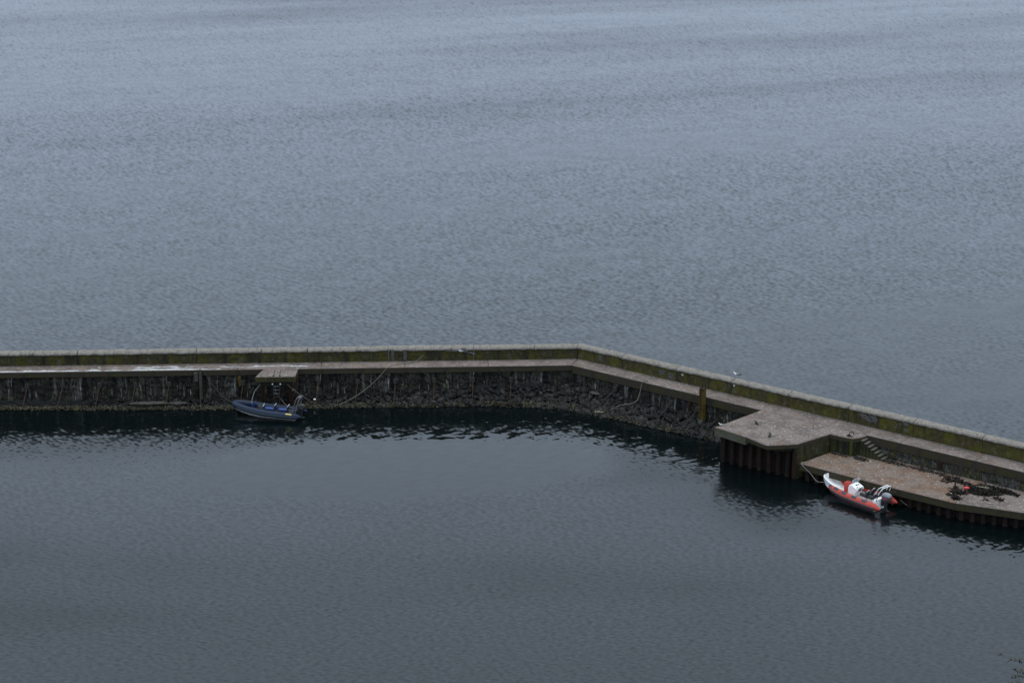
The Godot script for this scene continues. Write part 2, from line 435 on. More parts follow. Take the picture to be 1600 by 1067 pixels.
func build_water() -> void:
	var cols := 800
	var rows := 860
	var fine := nz(101, 1.0, 2)        # wind ripple
	var fine2 := nz(102, 1.0, 2)
	var swell := nz(103, 1.0, 2)       # gentle undulation in the shelter of the wall
	var patch := nz(104, 1.0, 3)       # where the wind touches
	var v := PackedVector3Array()
	var n := PackedVector3Array()
	var uv := PackedVector2Array()
	v.resize(cols * rows)
	n.resize(cols * rows)
	uv.resize(cols * rows)
	var at := 0
	for j in rows:
		var z := -1.0 / lerpf(1.0 / 78.0, 1.0 / 440.0, float(j) / (rows - 1))
		var half := 7.0 - 0.315 * z
		for i in cols:
			var x := (2.0 * i / (cols - 1) - 1.0) * half
			var w := wind_at(x, z, patch)
			var sx := 0.0
			var sz := 0.0
			var y := 0.0
			if w.y >= 0.0:
				var kk := z * 4.6 + x * 0.5
				var r1 := fine.get_noise_2d(x * 2.2, kk)
				sz = w.x * r1 * (1.0 + 0.7 * maxf(0.0, -r1))
				sx = w.x * 0.55 * fine2.get_noise_2d(x * 2.3 + 40.0, kk)
				var u := swell.get_noise_2d(x * 0.75 + z * 0.3, z * 2.0 + x * 0.85)
				sz += w.y * u
				sx += w.y * 0.5 * swell.get_noise_2d(x * 0.8 + 90.0, z * 1.9 + x * 0.8)
				y = 0.012 * u
			else:
				var kk := z * 2.7 + x * 0.3
				var r1 := fine.get_noise_2d(x * 1.7, kk)
				sz = w.x * r1 * (1.0 + 1.1 * maxf(0.0, -r1))
				sx = w.x * 0.5 * fine2.get_noise_2d(x * 1.8 + 40.0, kk)
				var u := swell.get_noise_2d(x * 0.16, z * 0.30 + x * 0.05)
				sz += 0.020 * u
				y = 0.02 * u
			v[at] = Vector3(x, y, z)
			n[at] = Vector3(-sx, 1.0, -sz).normalized()
			uv[at] = Vector2((x + 160.0) / 320.0, (z + 445.0) / 370.0)
			at += 1
	# what the mesh is too coarse for is a roughness that follows the same wind
	var tw := 512
	var th := 768
	var by := PackedByteArray()
	by.resize(tw * th)
	for j in th:
		for i in tw:
			by[j * tw + i] = int(255.0 * wind_at(320.0 * (i + 0.5) / tw - 160.0, 370.0 * (j + 0.5) / th - 445.0, patch).z)
	M.water.roughness_texture = ImageTexture.create_from_image(Image.create_from_data(tw, th, false, Image.FORMAT_L8, by))
	M.water.texture_repeat = false
	var idx := PackedInt32Array()
	idx.resize((cols - 1) * (rows - 1) * 6)
	var q := 0
	for j in rows - 1:
		for i in cols - 1:
			var a := j * cols + i
			idx[q] = a
			idx[q + 1] = a + cols
			idx[q + 2] = a + 1
			idx[q + 3] = a + 1
			idx[q + 4] = a + cols
			idx[q + 5] = a + cols + 1
			q += 6
	var mesh := ArrayMesh.new()
	var arr := []
	arr.resize(Mesh.ARRAY_MAX)
	arr[Mesh.ARRAY_VERTEX] = v
	arr[Mesh.ARRAY_NORMAL] = n
	arr[Mesh.ARRAY_TEX_UV] = uv
	arr[Mesh.ARRAY_INDEX] = idx
	mesh.add_surface_from_arrays(Mesh.PRIMITIVE_TRIANGLES, arr)
	var st := new_st()
	var e := 7000.0
	quad(st, Vector3(-e, -0.3, -e), Vector3(e, -0.3, -e), Vector3(e, -0.3, e), Vector3(-e, -0.3, e), Vector3.UP)
	fin(st, mesh)
	mesh.surface_set_material(0, M.water)
	mesh.surface_set_material(1, M.water_far)
	var o := put("water", mesh, null)
	tag(o, "grey rippled sea and the dark sheltered harbour water inside the breakwater", "water", "", "structure")

# ---------------------------------------------------------------- the breakwater
func parapet_top(s: float, right: bool) -> float:
	return 3.22 + (0.0045 * s if right else 0.0)

func build_quay() -> void:
	var jn := nz(7, 0.8, 2)
	# walkway slabs
	var walk := base("quay_walkway", Transform3D(), "pinkish grey concrete walkway speckled white along the breakwater", "walkway", "", "structure")
	var s := -90.0
	while s < -0.1:
		var e := minf(s + 6.0, 0.0)
		var last := e >= -0.01
		slab("concrete_slab", [Vector2(s, -1.42), Vector2(e + (1.42 * MIT if last else -0.014), -1.42), Vector2(e - (0.0 if last else 0.014), 0.0), Vector2(s, 0.0)], 2.02, DECK, FL, M.deck, M.fascia, walk)
		s += 6.0
	s = 0.014
	while s < 75.0:
		var first := s < 0.1
		var e := s + 5.2
		slab("concrete_slab", [Vector2(s - (1.42 * MIT if first else 0.0), -1.5), Vector2(e - 0.014, -1.5), Vector2(e - 0.014, 0.0), Vector2(s, 0.0)], 1.85, DECK, FR, M.deck, M.fascia, walk)
		s += 5.2
	# white limewash left along the outer edge of the left arm
	var lw := nz(61, 1.0, 3)
	for band in [[-90.0, -25.3, 0.0, 0.30], [-34.0, -18.9, -0.55, 0.35]]:
		var st := new_st()
		var x: float = band[0]
		while x < band[1]:
			var w0 := maxf(0.0, band[3] * (0.75 + lw.get_noise_1d(x * 0.7) * 1.3))
			var w1 := maxf(0.0, band[3] * (0.75 + lw.get_noise_1d((x + 0.12) * 0.7) * 1.3))
			if band[2] < -0.1:
				w0 = maxf(0.0, w0 - 0.16)
				w1 = maxf(0.0, w1 - 0.16)
			var wob0: float = band[2] - 0.035 + (lw.get_noise_1d(x * 0.4 + 500.0) * 0.35 if band[2] < -0.1 else 0.0)
			var wob1: float = band[2] - 0.035 + (lw.get_noise_1d((x + 0.12) * 0.4 + 500.0) * 0.35 if band[2] < -0.1 else 0.0)
			if w0 > 0.01 or w1 > 0.01:
				quad(st, FL * Vector3(x, DECK + 0.004, wob0), FL * Vector3(x + 0.12, DECK + 0.004, wob1), FL * Vector3(x + 0.12, DECK + 0.004, wob1 - w1), FL * Vector3(x, DECK + 0.004, wob0 - w0), Vector3.UP)
			x += 0.12
		put("limewash_stripe", fin(st), M.lime, walk)
	# parapet
	var par := base("parapet_wall", Transform3D(), "long low moss covered parapet wall with pale rounded coping", "wall")
	var cuts := [-90.0, -78.0, -66.0, -54.0, -43.0, -35.5, -27.0, -19.0, -13.2, -7.0, 0.0]
	for k in cuts.size() - 1:
		var a: float = cuts[k]
		var b: float = cuts[k + 1] - 0.03
		var m1 := -MIT if k == cuts.size() - 2 else 0.0
		if m1 != 0.0: b = 0.0
		put("wall_panel", sweep(FL, [Vector2(-1.40, 2.40), Vector2(-1.41, 2.62), Vector2(-1.42, 2.85), Vector2(-1.43, 3.24), Vector2(-2.06, 3.24), Vector2(-2.3, -1.0), Vector2(-1.6, -1.0)], a, b, 0.0, m1, 0.35, 0.03, true, false, jn), M.moss, par)
		var c := a
		while c < b - 0.2:
			var cl := rng.randf_range(3.2, 5.2)
			var ce := minf(c + cl, b)
			if b - ce < 1.5: ce = b
			var at_end := ce == b and m1 != 0.0
			put("coping_stone", sweep(uneven(FL), coping_profile(3.235), c, ce if at_end else ce - 0.02, 0.0, m1 if at_end else 0.0, 0.22, 0.085, true, true, jn), M.coping, par)
			c = ce
	cuts = [0.0, 3.4, 8.0, 12.5, 17.0, 21.5, 26.2, 31.0, 36.0, 42.0, 50.0, 60.0, 75.0]
	for k in cuts.size() - 1:
		var a: float = cuts[k]
		var b: float = cuts[k + 1] - 0.03
		var m0 := MIT if k == 0 else 0.0
		put("wall_panel", sweep(FR, [Vector2(-1.47, 2.40), Vector2(-1.48, 2.62), Vector2(-1.49, 2.9), Vector2(-1.50, 3.24), Vector2(-2.12, 3.24), Vector2(-2.4, -1.0), Vector2(-1.65, -1.0)], a, b, m0, 0.0, 0.35, 0.03, true, false, jn, 0.0045), M.moss_right, par)
		var c := a
		while c < b - 0.2:
			var ce := minf(c + rng.randf_range(3.0, 4.8), b)
			if b - ce < 1.5: ce = b
			put("coping_stone", sweep(uneven(FR), coping_profile(3.235, -0.07), c, ce - 0.02, m0 if c == 0.0 else 0.0, 0.0, 0.22, 0.085, true, true, jn, 0.0045), M.coping, par)
			c = ce
	# fallen render and broken coping
	patch_on(par, FR, -1.465, [Vector2(22.3, 3.22), Vector2(22.75, 3.26), Vector2(23.15, 2.98), Vector2(23.3, 2.78), Vector2(23.0, 2.74), Vector2(22.6, 2.92), Vector2(22.32, 3.08)], "exposed_patch")
	patch_on(par, FR, -1.465, [Vector2(22.95, 3.30), Vector2(23.45, 3.28), Vector2(23.62, 3.02), Vector2(23.6, 2.78), Vector2(23.38, 2.80), Vector2(23.1, 3.08)], "exposed_patch")
	patch_on(par, FR, -1.465, [Vector2(25.4, 3.30), Vector2(25.95, 3.32), Vector2(25.8, 3.12), Vector2(25.62, 3.02)], "exposed_patch")
	patch_on(par, FR, -1.475, [Vector2(6.55, 3.05), Vector2(6.95, 3.1), Vector2(7.0, 2.8), Vector2(6.75, 2.62), Vector2(6.5, 2.8)], "exposed_patch", M.spall, 0.02)
	patch_on(par, FR, -1.475, [Vector2(7.25, 3.0), Vector2(7.75, 2.98), Vector2(7.7, 2.5), Vector2(7.3, 2.5)], "exposed_patch", M.spall, 0.02)
	patch_on(par, FR, -1.475, [Vector2(8.35, 3.1), Vector2(8.55, 3.12), Vector2(8.5, 2.95)], "exposed_patch", M.lime, 0.02)
	patch_on(par, FR, -1.475, [Vector2(1.35, 3.15), Vector2(1.65, 3.15), Vector2(1.68, 2.6), Vector2(1.4, 2.55)], "exposed_patch", M.spall, 0.02)
	patch_on(par, FR, -1.475, [Vector2(12.55, 3.2), Vector2(12.75, 3.2), Vector2(12.7, 3.0)], "exposed_patch", M.lime, 0.02)
	for q in [[-8.75, 0.30, 0.07, 0.12, 3.20], [-8.35, 0.26, 0.10, 0.16, 3.18], [-7.95, 0.24, 0.13, 0.16, 3.2], [-7.6, 0.2, 0.13, 0.15, 3.12], [-7.3, 0.22, 0.14, 0.16, 3.02], [-7.02, 0.14, 0.18, 0.14, 2.92], [-7.75, 0.2, 0.08, 0.2, 3.34]]:
		put("broken_coping", rock_mesh(int(q[0] * 10) + 400), M.lime if q[0] == -7.95 else M.spall, par, FL * Transform3D(Basis().scaled(Vector3(q[1], q[2], q[3])), Vector3(q[0], q[4], -1.40)))
	patch_on(par, FL, -1.395, [Vector2(-13.0, 3.22), Vector2(-12.8, 3.22), Vector2(-12.82, 2.5), Vector2(-12.96, 2.5)], "lime_run", M.spall, 0.012)
	patch_on(par, FL, -1.395, [Vector2(-12.15, 3.22), Vector2(-11.85, 3.22), Vector2(-11.9, 2.5), Vector2(-12.1, 2.5)], "lime_run", M.spall, 0.012)
	# wall below the walkway
	var wall := base("harbour_wall", Transform3D(), "dark wet masonry harbour wall streaked white below the walkway", "wall")
	var prof := []
	for k in 14: prof.append(Vector2(-0.14 + 0.02 * k, 2.06 - 0.21 * k))
	s = -90.0
	while s < -0.1:
		put("wall_panel", sweep(FL, prof, s, minf(s + 9.0, 0.0), 0.0, -MIT if s > -9.5 else 0.0, 0.22, 0.16, false, false, jn), M.masonry, wall)
		s += 9.0
	s = 0.0
	while s < 72.0:
		put("wall_panel", sweep(FR, prof, s, s + 8.0, MIT if s == 0.0 else 0.0, 0.0, 0.22, 0.12, false, false, jn), M.masonry if s < 10.0 else M.wall_right, wall)
		s += 8.0
	patch_on(wall, FL, 0.06, [Vector2(-24.0, 1.95), Vector2(-23.75, 1.95), Vector2(-23.72, 1.2), Vector2(-23.95, 1.15)], "rust_streak", M.orange_rust, 0.04)
	patch_on(wall, FR, 0.08, [Vector2(28.75, 1.83), Vector2(29.0, 1.83), Vector2(29.02, 1.35), Vector2(28.8, 1.3)], "rust_streak", M.rust, 0.04)
	patch_on(wall, FR, 0.06, [Vector2(9.95, 1.83), Vector2(10.15, 1.83), Vector2(10.15, 1.25), Vector2(9.97, 1.2)], "rust_streak", M.rust, 0.04)
	patch_on(wall, FR, 0.06, [Vector2(4.6, 1.83), Vector2(4.95, 1.8), Vector2(4.9, 1.0), Vector2(4.7, 0.95)], "exposed_patch", M.spall, 0.05)

func uneven(f: Transform3D) -> Transform3D:
	return Transform3D(f.basis, f.origin + Vector3(rng.randf_range(-0.012, 0.012), rng.randf_range(-0.02, 0.012), rng.randf_range(-0.012, 0.012)))

func coping_profile(y: float, shift := 0.0) -> Array:
	var p := []
	for q in [[-1.36, -0.02], [-1.34, 0.06], [-1.40, 0.15], [-1.56, 0.20], [-1.78, 0.215], [-2.0, 0.20], [-2.14, 0.13], [-2.17, 0.05], [-2.14, -0.02]]:
		p.append(Vector2(q[0] + shift, y + q[1]))
	return p

# a rough raised patch on a vertical face; points are (s, y)
func patch_on(parent: Node, f: Transform3D, t: float, poly: Array, called: String, m: Material = null, thick := 0.05) -> void:
	var st := new_st()
	var n := nz(poly.size() * 7 + int(poly[0].x * 10.0), 3.0, 2)
	var mid := Vector2.ZERO
	for p in poly: mid += p / poly.size()
	var rim := []
	for k in poly.size():
		for j in 4: rim.append(poly[k].lerp(poly[(k + 1) % poly.size()], j / 4.0) * 1.0)
	for k in rim.size(): rim[k] = mid + (rim[k] - mid) * (1.0 + 0.25 * n.get_noise_2d(rim[k].x * 2.0, rim[k].y * 2.0))
	var c := rim.size()
	var rings := []
	for q in [[1.0, -0.06], [0.97, thick * 0.7], [0.6, thick], [0.25, thick * 0.8]]:
		var r := []
		for k in c:
			var p: Vector2 = mid + (rim[k] - mid) * q[0]
			r.append(f * Vector3(p.x, p.y, t + q[1] + (0.03 * n.get_noise_2d(p.x * 4.0, p.y * 4.0) if q[0] < 0.99 else 0.0)))
		rings.append(r)
	for i in 3:
		for k in c: quad(st, rings[i][k], rings[i][(k + 1) % c], rings[i + 1][(k + 1) % c], rings[i + 1][k], f.basis.z)
	for k in c: tri(st, f * Vector3(mid.x, mid.y, t + thick * 0.8), rings[3][k], rings[3][(k + 1) % c], f.basis.z)
	put(called, fin(st), m if m else M.spall, parent)

func toe(s: float, right: bool) -> float:
	if right: return lerpf(2.45, 1.9, clampf(s / 5.0, 0, 1)) if s < 5.0 else lerpf(1.9, 1.35, clampf((s - 5.0) / 8.0, 0, 1))
	return lerpf(1.0, 1.55, clampf((s + 41.0) / 16.0, 0, 1)) if s < -6.0 else lerpf(1.55, 2.45, clampf((s + 6.0) / 6.0, 0, 1))

func crest(s: float, right: bool) -> float:       # height at which the rubble meets the wall
	if right: return 1.12 - 0.02 * s
	return 0.38 + 0.22 * smoothstep(-24.0, -13.0, s) + 0.45 * smoothstep(-14.0, -4.0, s)

func build_rubble() -> void:
	var jn := nz(17, 0.9, 3)
	var bank := base("rubble_bank", Transform3D(), "dark bank of tumbled rubble stones against foot of harbour wall", "rubble", "", "structure")
	for side in 2:
		var right := side == 1
		var f := FR if right else FL
		var st := new_st()
		var s := 0.0 if right else -90.0
		var end := 15.2 if right else 0.0
		var d := 0.3
		while s < end - 0.01:
			for k in 8:
				var c := []
				for q in [[s, k], [s + d, k], [s + d, k + 1], [s, k + 1]]:
					var u: float = q[1] / 8.0
					var sc: float = q[0]
					var w := toe(sc, right) * 1.25
					var ss := sc + (MIT * u * w if right else -MIT * u * w) * clampf(1.0 - absf(sc) / 3.0, 0.0, 1.0)
					c.append(f * Vector3(ss, lerpf(crest(sc, right), -0.35, pow(u, 0.8)) + 0.14 * jn.get_noise_2d(ss * 3.0 + side * 50.0, u * w * 3.0), -0.05 + u * w))
				quad(st, c[0], c[1], c[2], c[3], Vector3(0, 1, 0.4))
			s += d
		put("bank_core", fin(st), M.rocks[3], bank)
	# stones: the largest singly, the rest as one mass
	var shapes := []
	for k in 6: shapes.append(rock_mesh(k + 1, 5, 8))
	var list := []
	for k in 2600:
		var right := rng.randf() < 0.44
		var s := rng.randf_range(-0.3, 15.2) if right else -35.0 * pow(rng.randf(), 1.35)
		var u := pow(rng.randf(), 0.9) * 1.02
		var w := toe(s, right)
		var size := rng.randf_range(0.07, 0.17) + (rng.randf_range(0.06, 0.16) if rng.randf() < 0.22 else 0.0)
		if rng.randf() < 0.03 and s > -12.0: size = rng.randf_range(0.28, 0.40)
		if s < -14.0: size *= 0.75
		var ss := s + (MIT * u * w if right else -MIT * u * w) * clampf(1.0 - absf(s) / 3.0, 0.0, 1.0)
		var p := Vector3(ss, lerpf(crest(s, right), -0.02, pow(u, 0.8)) + rng.randf_range(-0.03, 0.06), 0.06 + u * w)
		var b := Basis.from_euler(Vector3(rng.randf_range(-0.5, 0.5), rng.randf() * TAU, rng.randf_range(-0.5, 0.5))).scaled(Vector3.ONE * size)
		list.append([size, (FR if right else FL) * Transform3D(b, p), rng.randi() % 6, [0, 0, 0, 1, 1, 2, 3][rng.randi() % 7]])
	list.sort_custom(func(a, b): return a[0] > b[0])
	for k in 290: put("stone", shapes[list[k][2]], M.rocks[list[k][3]], bank, list[k][1])
	for v in 6:
		var mm := MultiMesh.new()
		mm.transform_format = MultiMesh.TRANSFORM_3D
		mm.mesh = shapes[v]
		var own := list.slice(290).filter(func(q): return q[2] == v)
		mm.instance_count = own.size()
		for k in own.size(): mm.set_instance_transform(k, own[k][1])
		var o := MultiMeshInstance3D.new()
		o.name = "loose_stones" if v == 0 else "loose_stones_%03d" % v
		o.multimesh = mm
		o.material_override = M.rocks[v % 4]
		o.set_meta("kind", "stuff")
		bank.add_child(o, true)
	# a pale flat ledge stone here and there
	for q in [[FL, -30.2, 1.0, 0.35, 1.5], [FL, -28.2, 0.95, 0.3, 0.8], [FR, 2.4, 0.5, 0.95, 0.5]]:
		put("ledge_stone", rock_mesh(int(q[1]) + 90), M.timber, bank, (q[0] as Transform3D) * Transform3D(Basis().scaled(Vector3(q[4], 0.14, 0.3)), Vector3(q[1], q[3], q[2])))

# ribbons of weed: flat strips that lie or hang, tinted per strip
func weed_mass(called: String, spots: Array, tones: Array, length: float, width: float, m: Material) -> MeshInstance3D:
	var st := new_st()
	for p in spots:
		var t: Array = tones[rng.randi() % tones.size()]
		var k := rng.randf_range(0.7, 1.3)
		st.set_color(Color(t[0] * k, t[1] * k, t[2] * k))
		var dir := Vector3(rng.randf_range(-1, 1), rng.randf_range(-0.12, 0.2), rng.randf_range(-1, 1)).normalized()
		var side := dir.cross(Vector3.UP).normalized() * width * rng.randf_range(0.5, 1.2)
		var a: Vector3 = p
		for j in 3:
			var e := a + dir * length * rng.randf_range(0.2, 0.5) + Vector3(0, rng.randf_range(-0.04, 0.05), 0)
			var w0: Vector3 = side * [0.5, 1.0, 0.9][j]
			var w1: Vector3 = side * [1.0, 0.9, 0.1][j]
			var lift := Vector3(0, width * 0.4, 0)
			quad(st, a - w0, e - w1, e + lift, a + lift, Vector3.UP)
			quad(st, a + lift, e + lift, e + w1, a + w0, Vector3.UP)
			a = e
			dir = (dir + Vector3(rng.randf_range(-0.6, 0.6), 0, rng.randf_range(-0.6, 0.6))).normalized()
	return put(called, fin(st), m)

func build_weed() -> void:
	var spots := []
	for k in 7000:
		var right := rng.randf() < 0.30
		var s := rng.randf_range(0.0, 15.0) if right else -48.0 * rng.randf()
		var w := toe(s, right)
		var u := rng.randf_range(0.76, 1.03)
		var ss := s + (MIT * u * w if right else -MIT * u * w) * clampf(1.0 - absf(s) / 3.0, 0.0, 1.0)
		spots.append((FR if right else FL) * Vector3(ss, lerpf(crest(s, right), -0.02, pow(u, 0.8)) + rng.randf_range(0.0, 0.09), 0.06 + u * w))
	var o := weed_mass("waterline_seaweed", spots, [[0.030, 0.023, 0.006], [0.016, 0.012, 0.005], [0.048, 0.038, 0.012], [0.008, 0.007, 0.004], [0.030, 0.029, 0.006]], 0.22, 0.05, M.weed)
	tag(o, "olive brown seaweed fringe along the waterline below the rubble", "seaweed", "", "stuff")
	# heap thrown up on the landing stage
	spots = []
	for c in [[32.5, 1.9, 0.7, 0.45, 300], [31.9, 1.4, 0.5, 0.3, 110], [33.2, 1.5, 0.5, 0.35, 120], [31.4, 2.7, 0.45, 0.3, 110], [31.0, 2.2, 0.25, 0.18, 30], [30.6, 1.1, 0.9, 0.2, 90], [30.0, 1.5, 0.3, 0.15, 20], [33.1, 0.8, 1.2, 0.3, 170], [34.2, 1.0, 0.5, 0.15, 35], [31.75, 3.75, 0.25, 0.15, 45], [31.3, 3.4, 0.4, 0.1, 20], [33.9, 2.3, 0.4, 0.12, 22], [33.2, 2.8, 0.25, 0.06, 8]]:
		for k in int(c[4]):
			var a := rng.randf() * TAU
			var r := sqrt(rng.randf())
			spots.append(FR * Vector3(c[0] + cos(a) * r * c[2], STAGE + 0.012 + rng.randf() * 0.14 * (1.0 - r * 0.8), c[1] + sin(a) * r * c[3]))
	o = weed_mass("seaweed_heap", spots, [[0.007, 0.006, 0.005], [0.011, 0.010, 0.008], [0.004, 0.004, 0.004], [0.028, 0.024, 0.018]], 0.26, 0.05, M.weed_dark)
	tag(o, "large black heap of washed up seaweed spread over the landing stage", "seaweed", "", "stuff")
	spots = []
	for c in [[23.9, 1.2, 0.5, 0.25, 80], [26.0, 0.55, 1.0, 0.22, 130], [28.2, 0.55, 1.3, 0.22, 120], [22.4, 1.4, 0.6, 0.15, 40], [29.8, 0.6, 0.8, 0.25, 60]]:
		for k in int(c[4]):
			var a := rng.randf() * TAU
			var r := sqrt(rng.randf())
			spots.append(FR * Vector3(c[0] + cos(a) * r * c[2], STAGE + 0.012 + rng.randf() * 0.08 * (1.0 - r * 0.8), c[1] + sin(a) * r * c[3]))
	o = weed_mass("seaweed_litter", spots, [[0.014, 0.013, 0.012], [0.025, 0.022, 0.018], [0.05, 0.045, 0.04]], 0.26, 0.035, M.weed_dark)
	tag(o, "thin dark seaweed litter along the wall foot beside the steps", "seaweed", "", "stuff")
	spots = []
	for c in [[26.5, -94.2, 0.35, 0.12, 14], [26.45, -93.0, 0.4, 0.2, 22], [26.1, -92.4, 0.35, 0.16, 16], [25.9, -91.7, 0.3, 0.12, 10], [25.9, -94.9, 0.15, 0.06, 5]]:
		for k in int(c[4]):
			var a := rng.randf() * TAU
			var r := sqrt(rng.randf())
			spots.append(Vector3(c[0] + cos(a) * r * c[2], 0.02 + rng.randf() * 0.015, c[1] + sin(a) * r * c[3]))
	o = weed_mass("floating_seaweed", spots, [[0.055, 0.040, 0.016], [0.04, 0.03, 0.014], [0.03, 0.025, 0.014]], 0.16, 0.03, M.weed)
	tag(o, "brown seaweed clumps floating in the open harbour water", "seaweed", "", "stuff")

# one sheet pile, x along the run, open pan and web; its origin at the water
var pile_shape: ArrayMesh
func pile_mesh(top: float) -> ArrayMesh:
	var st := new_st()
	var p := [Vector2(0.0, -0.14), Vector2(0.10, -0.14), Vector2(0.19, 0.14), Vector2(0.44, 0.14), Vector2(0.53, -0.14), Vector2(0.645, -0.14)]
	for k in p.size() - 1:
		var e: Vector2 = p[k + 1] - p[k]
		quad(st, Vector3(p[k].x, -1.0, p[k].y), Vector3(p[k + 1].x, -1.0, p[k + 1].y), Vector3(p[k + 1].x, top, p[k + 1].y), Vector3(p[k].x, top, p[k].y), Vector3(-e.y, 0, e.x))
	return fin(st)

func build_platform() -> void:
	var pl := base("pile_platform", Transform3D(), "broad speckled concrete platform standing on rusty sheet piles", "platform")
	var A := Vector2(15.69, 0.014)
	slab("deck_slab", [A, Vector2(14.99, 4.66), Vector2(17.5, 5.0), Vector2(17.62, 5.04), Vector2(19.1, 5.5), Vector2(19.42, 5.52), Vector2(20.2, 4.75), Vector2(20.83, 4.1), Vector2(21.6, 1.22), Vector2(23.16, 1.14), Vector2(23.49, 0.63), Vector2(23.68, 0.014)], 2.12, DECK, FR, M.deck, M.fascia, pl, 0.06)
	slab("edge_beam", [Vector2(15.05, 4.40), Vector2(14.92, 4.70), Vector2(17.5, 5.06), Vector2(17.58, 4.74)], 1.88, DECK - 0.004, FR, M.deck, M.fascia_pale, pl, 0.03)
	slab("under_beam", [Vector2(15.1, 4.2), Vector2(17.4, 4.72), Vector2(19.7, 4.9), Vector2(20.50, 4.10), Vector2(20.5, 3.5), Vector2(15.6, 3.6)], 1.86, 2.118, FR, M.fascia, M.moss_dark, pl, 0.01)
	slab("side_wall", [Vector2(20.55, 4.02), Vector2(20.81, 4.06), Vector2(21.58, 1.20), Vector2(21.3, 1.0)], -0.6, 2.118, FR, M.fascia, M.moss, pl, 0.005)
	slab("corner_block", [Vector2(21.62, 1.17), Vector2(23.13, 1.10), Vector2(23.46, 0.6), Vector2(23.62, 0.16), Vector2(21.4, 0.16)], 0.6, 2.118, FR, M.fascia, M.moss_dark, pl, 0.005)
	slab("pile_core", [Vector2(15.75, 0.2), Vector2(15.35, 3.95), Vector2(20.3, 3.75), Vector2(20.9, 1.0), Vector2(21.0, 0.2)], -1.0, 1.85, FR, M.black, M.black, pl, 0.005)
	pile_shape = pile_mesh(1.86)
	var a := Vector2(15.12, 4.32)
	var b := Vector2(20.5, 4.0)
	var d := (b - a).normalized()
	for k in 8:
		var p := a + d * 0.67 * k
		put("sheet_pile", pile_shape, M.pile if rng.randf() < 0.6 else M.pile_brown, pl, FR * Transform3D(Basis(Vector3(d.x, 0, d.y), Vector3.UP, Vector3(-d.y, 0, d.x)) * Basis.from_euler(Vector3(rng.randf_range(-0.012, 0.012), 0, rng.randf_range(-0.012, 0.012))), Vector3(p.x, 0, p.y)))
	a = Vector2(15.62, 0.3)
	b = Vector2(15.10, 4.25)
	d = (b - a).normalized()
	for k in 6:
		var p := a + d * 0.66 * k
		put("sheet_pile", pile_shape, M.pile if rng.randf() < 0.6 else M.pile_brown, pl, FR * Transform3D(Basis(Vector3(d.x, 0, d.y), Vector3.UP, Vector3(-d.y, 0, d.x)) * Basis.from_euler(Vector3(rng.randf_range(-0.012, 0.012), 0, rng.randf_range(-0.012, 0.012))), Vector3(p.x, 0, p.y)))
	var st := new_st()
	bbox(st, FR * Vector3(20.66, 0.40, 4.06), Vector3(0.3, 2.85, 0.26), 0.03, FR.basis)
	put("corner_pile", fin(st), M.rust, pl)
	st = new_st()
	bbox(st, FR * Vector3(23.14, 1.6, 1.16), Vector3(0.16, 1.66, 0.12), 0.02, FR.basis)
	put("fender_strip", fin(st), M.moss_bright, pl)

	# landing stage below
	var stg := base("landing_stage", Transform3D(), "low rust stained concrete landing stage beside the red boat", "landing stage")
	slab("deck_slab", [Vector2(21.72, 1.2), Vector2(21.1, 4.22), Vector2(27.74, 4.41), Vector2(31.95, 4.32), Vector2(32.0, 0.05), Vector2(21.9, 0.05)], 0.72, STAGE, FR, M.deck_stage, M.fascia, stg, 0.04)
	slab("deck_slab", [Vector2(32.02, 0.05), Vector2(31.97, 4.32), Vector2(35.7, 3.3), Vector2(45.0, 0.6), Vector2(45.0, 0.05)], 0.72, STAGE + 0.004, FR, M.deck, M.fascia, stg, 0.04)
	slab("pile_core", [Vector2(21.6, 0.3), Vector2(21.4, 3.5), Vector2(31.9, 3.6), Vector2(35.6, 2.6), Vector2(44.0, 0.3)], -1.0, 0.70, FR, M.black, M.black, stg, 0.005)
	var low := pile_mesh(0.72)
	for run in [[Vector2(21.25, 3.85), Vector2(31.85, 3.98), 16], [Vector2(31.95, 3.95), Vector2(45.0, 0.25), 20]]:
		a = run[0]
		d = (run[1] - a).normalized()
		for k in int(run[2]):
			var p := a + d * 0.66 * k
			put("sheet_pile", low, M.pile if rng.randf() < 0.6 else M.pile_brown, stg, FR * Transform3D(Basis(Vector3(d.x, 0, d.y), Vector3.UP, Vector3(-d.y, 0, d.x)), Vector3(p.x, 0, p.y)))
	# steps
	var steps := base("concrete_steps", Transform3D(), "narrow flight of seven worn steps between walkway and landing stage", "steps")
	for k in 7:
		var y := 2.27 - 0.155 * k
		var x := 23.55 + 0.245 * k
		slab("step", [Vector2(x, 0.03), Vector2(x, 0.72), Vector2(x + 0.24, 0.72), Vector2(x + 0.24, 0.03)], STAGE - 0.05, y, FR, M.fascia_pale, M.moss_dark, steps, 0.02)

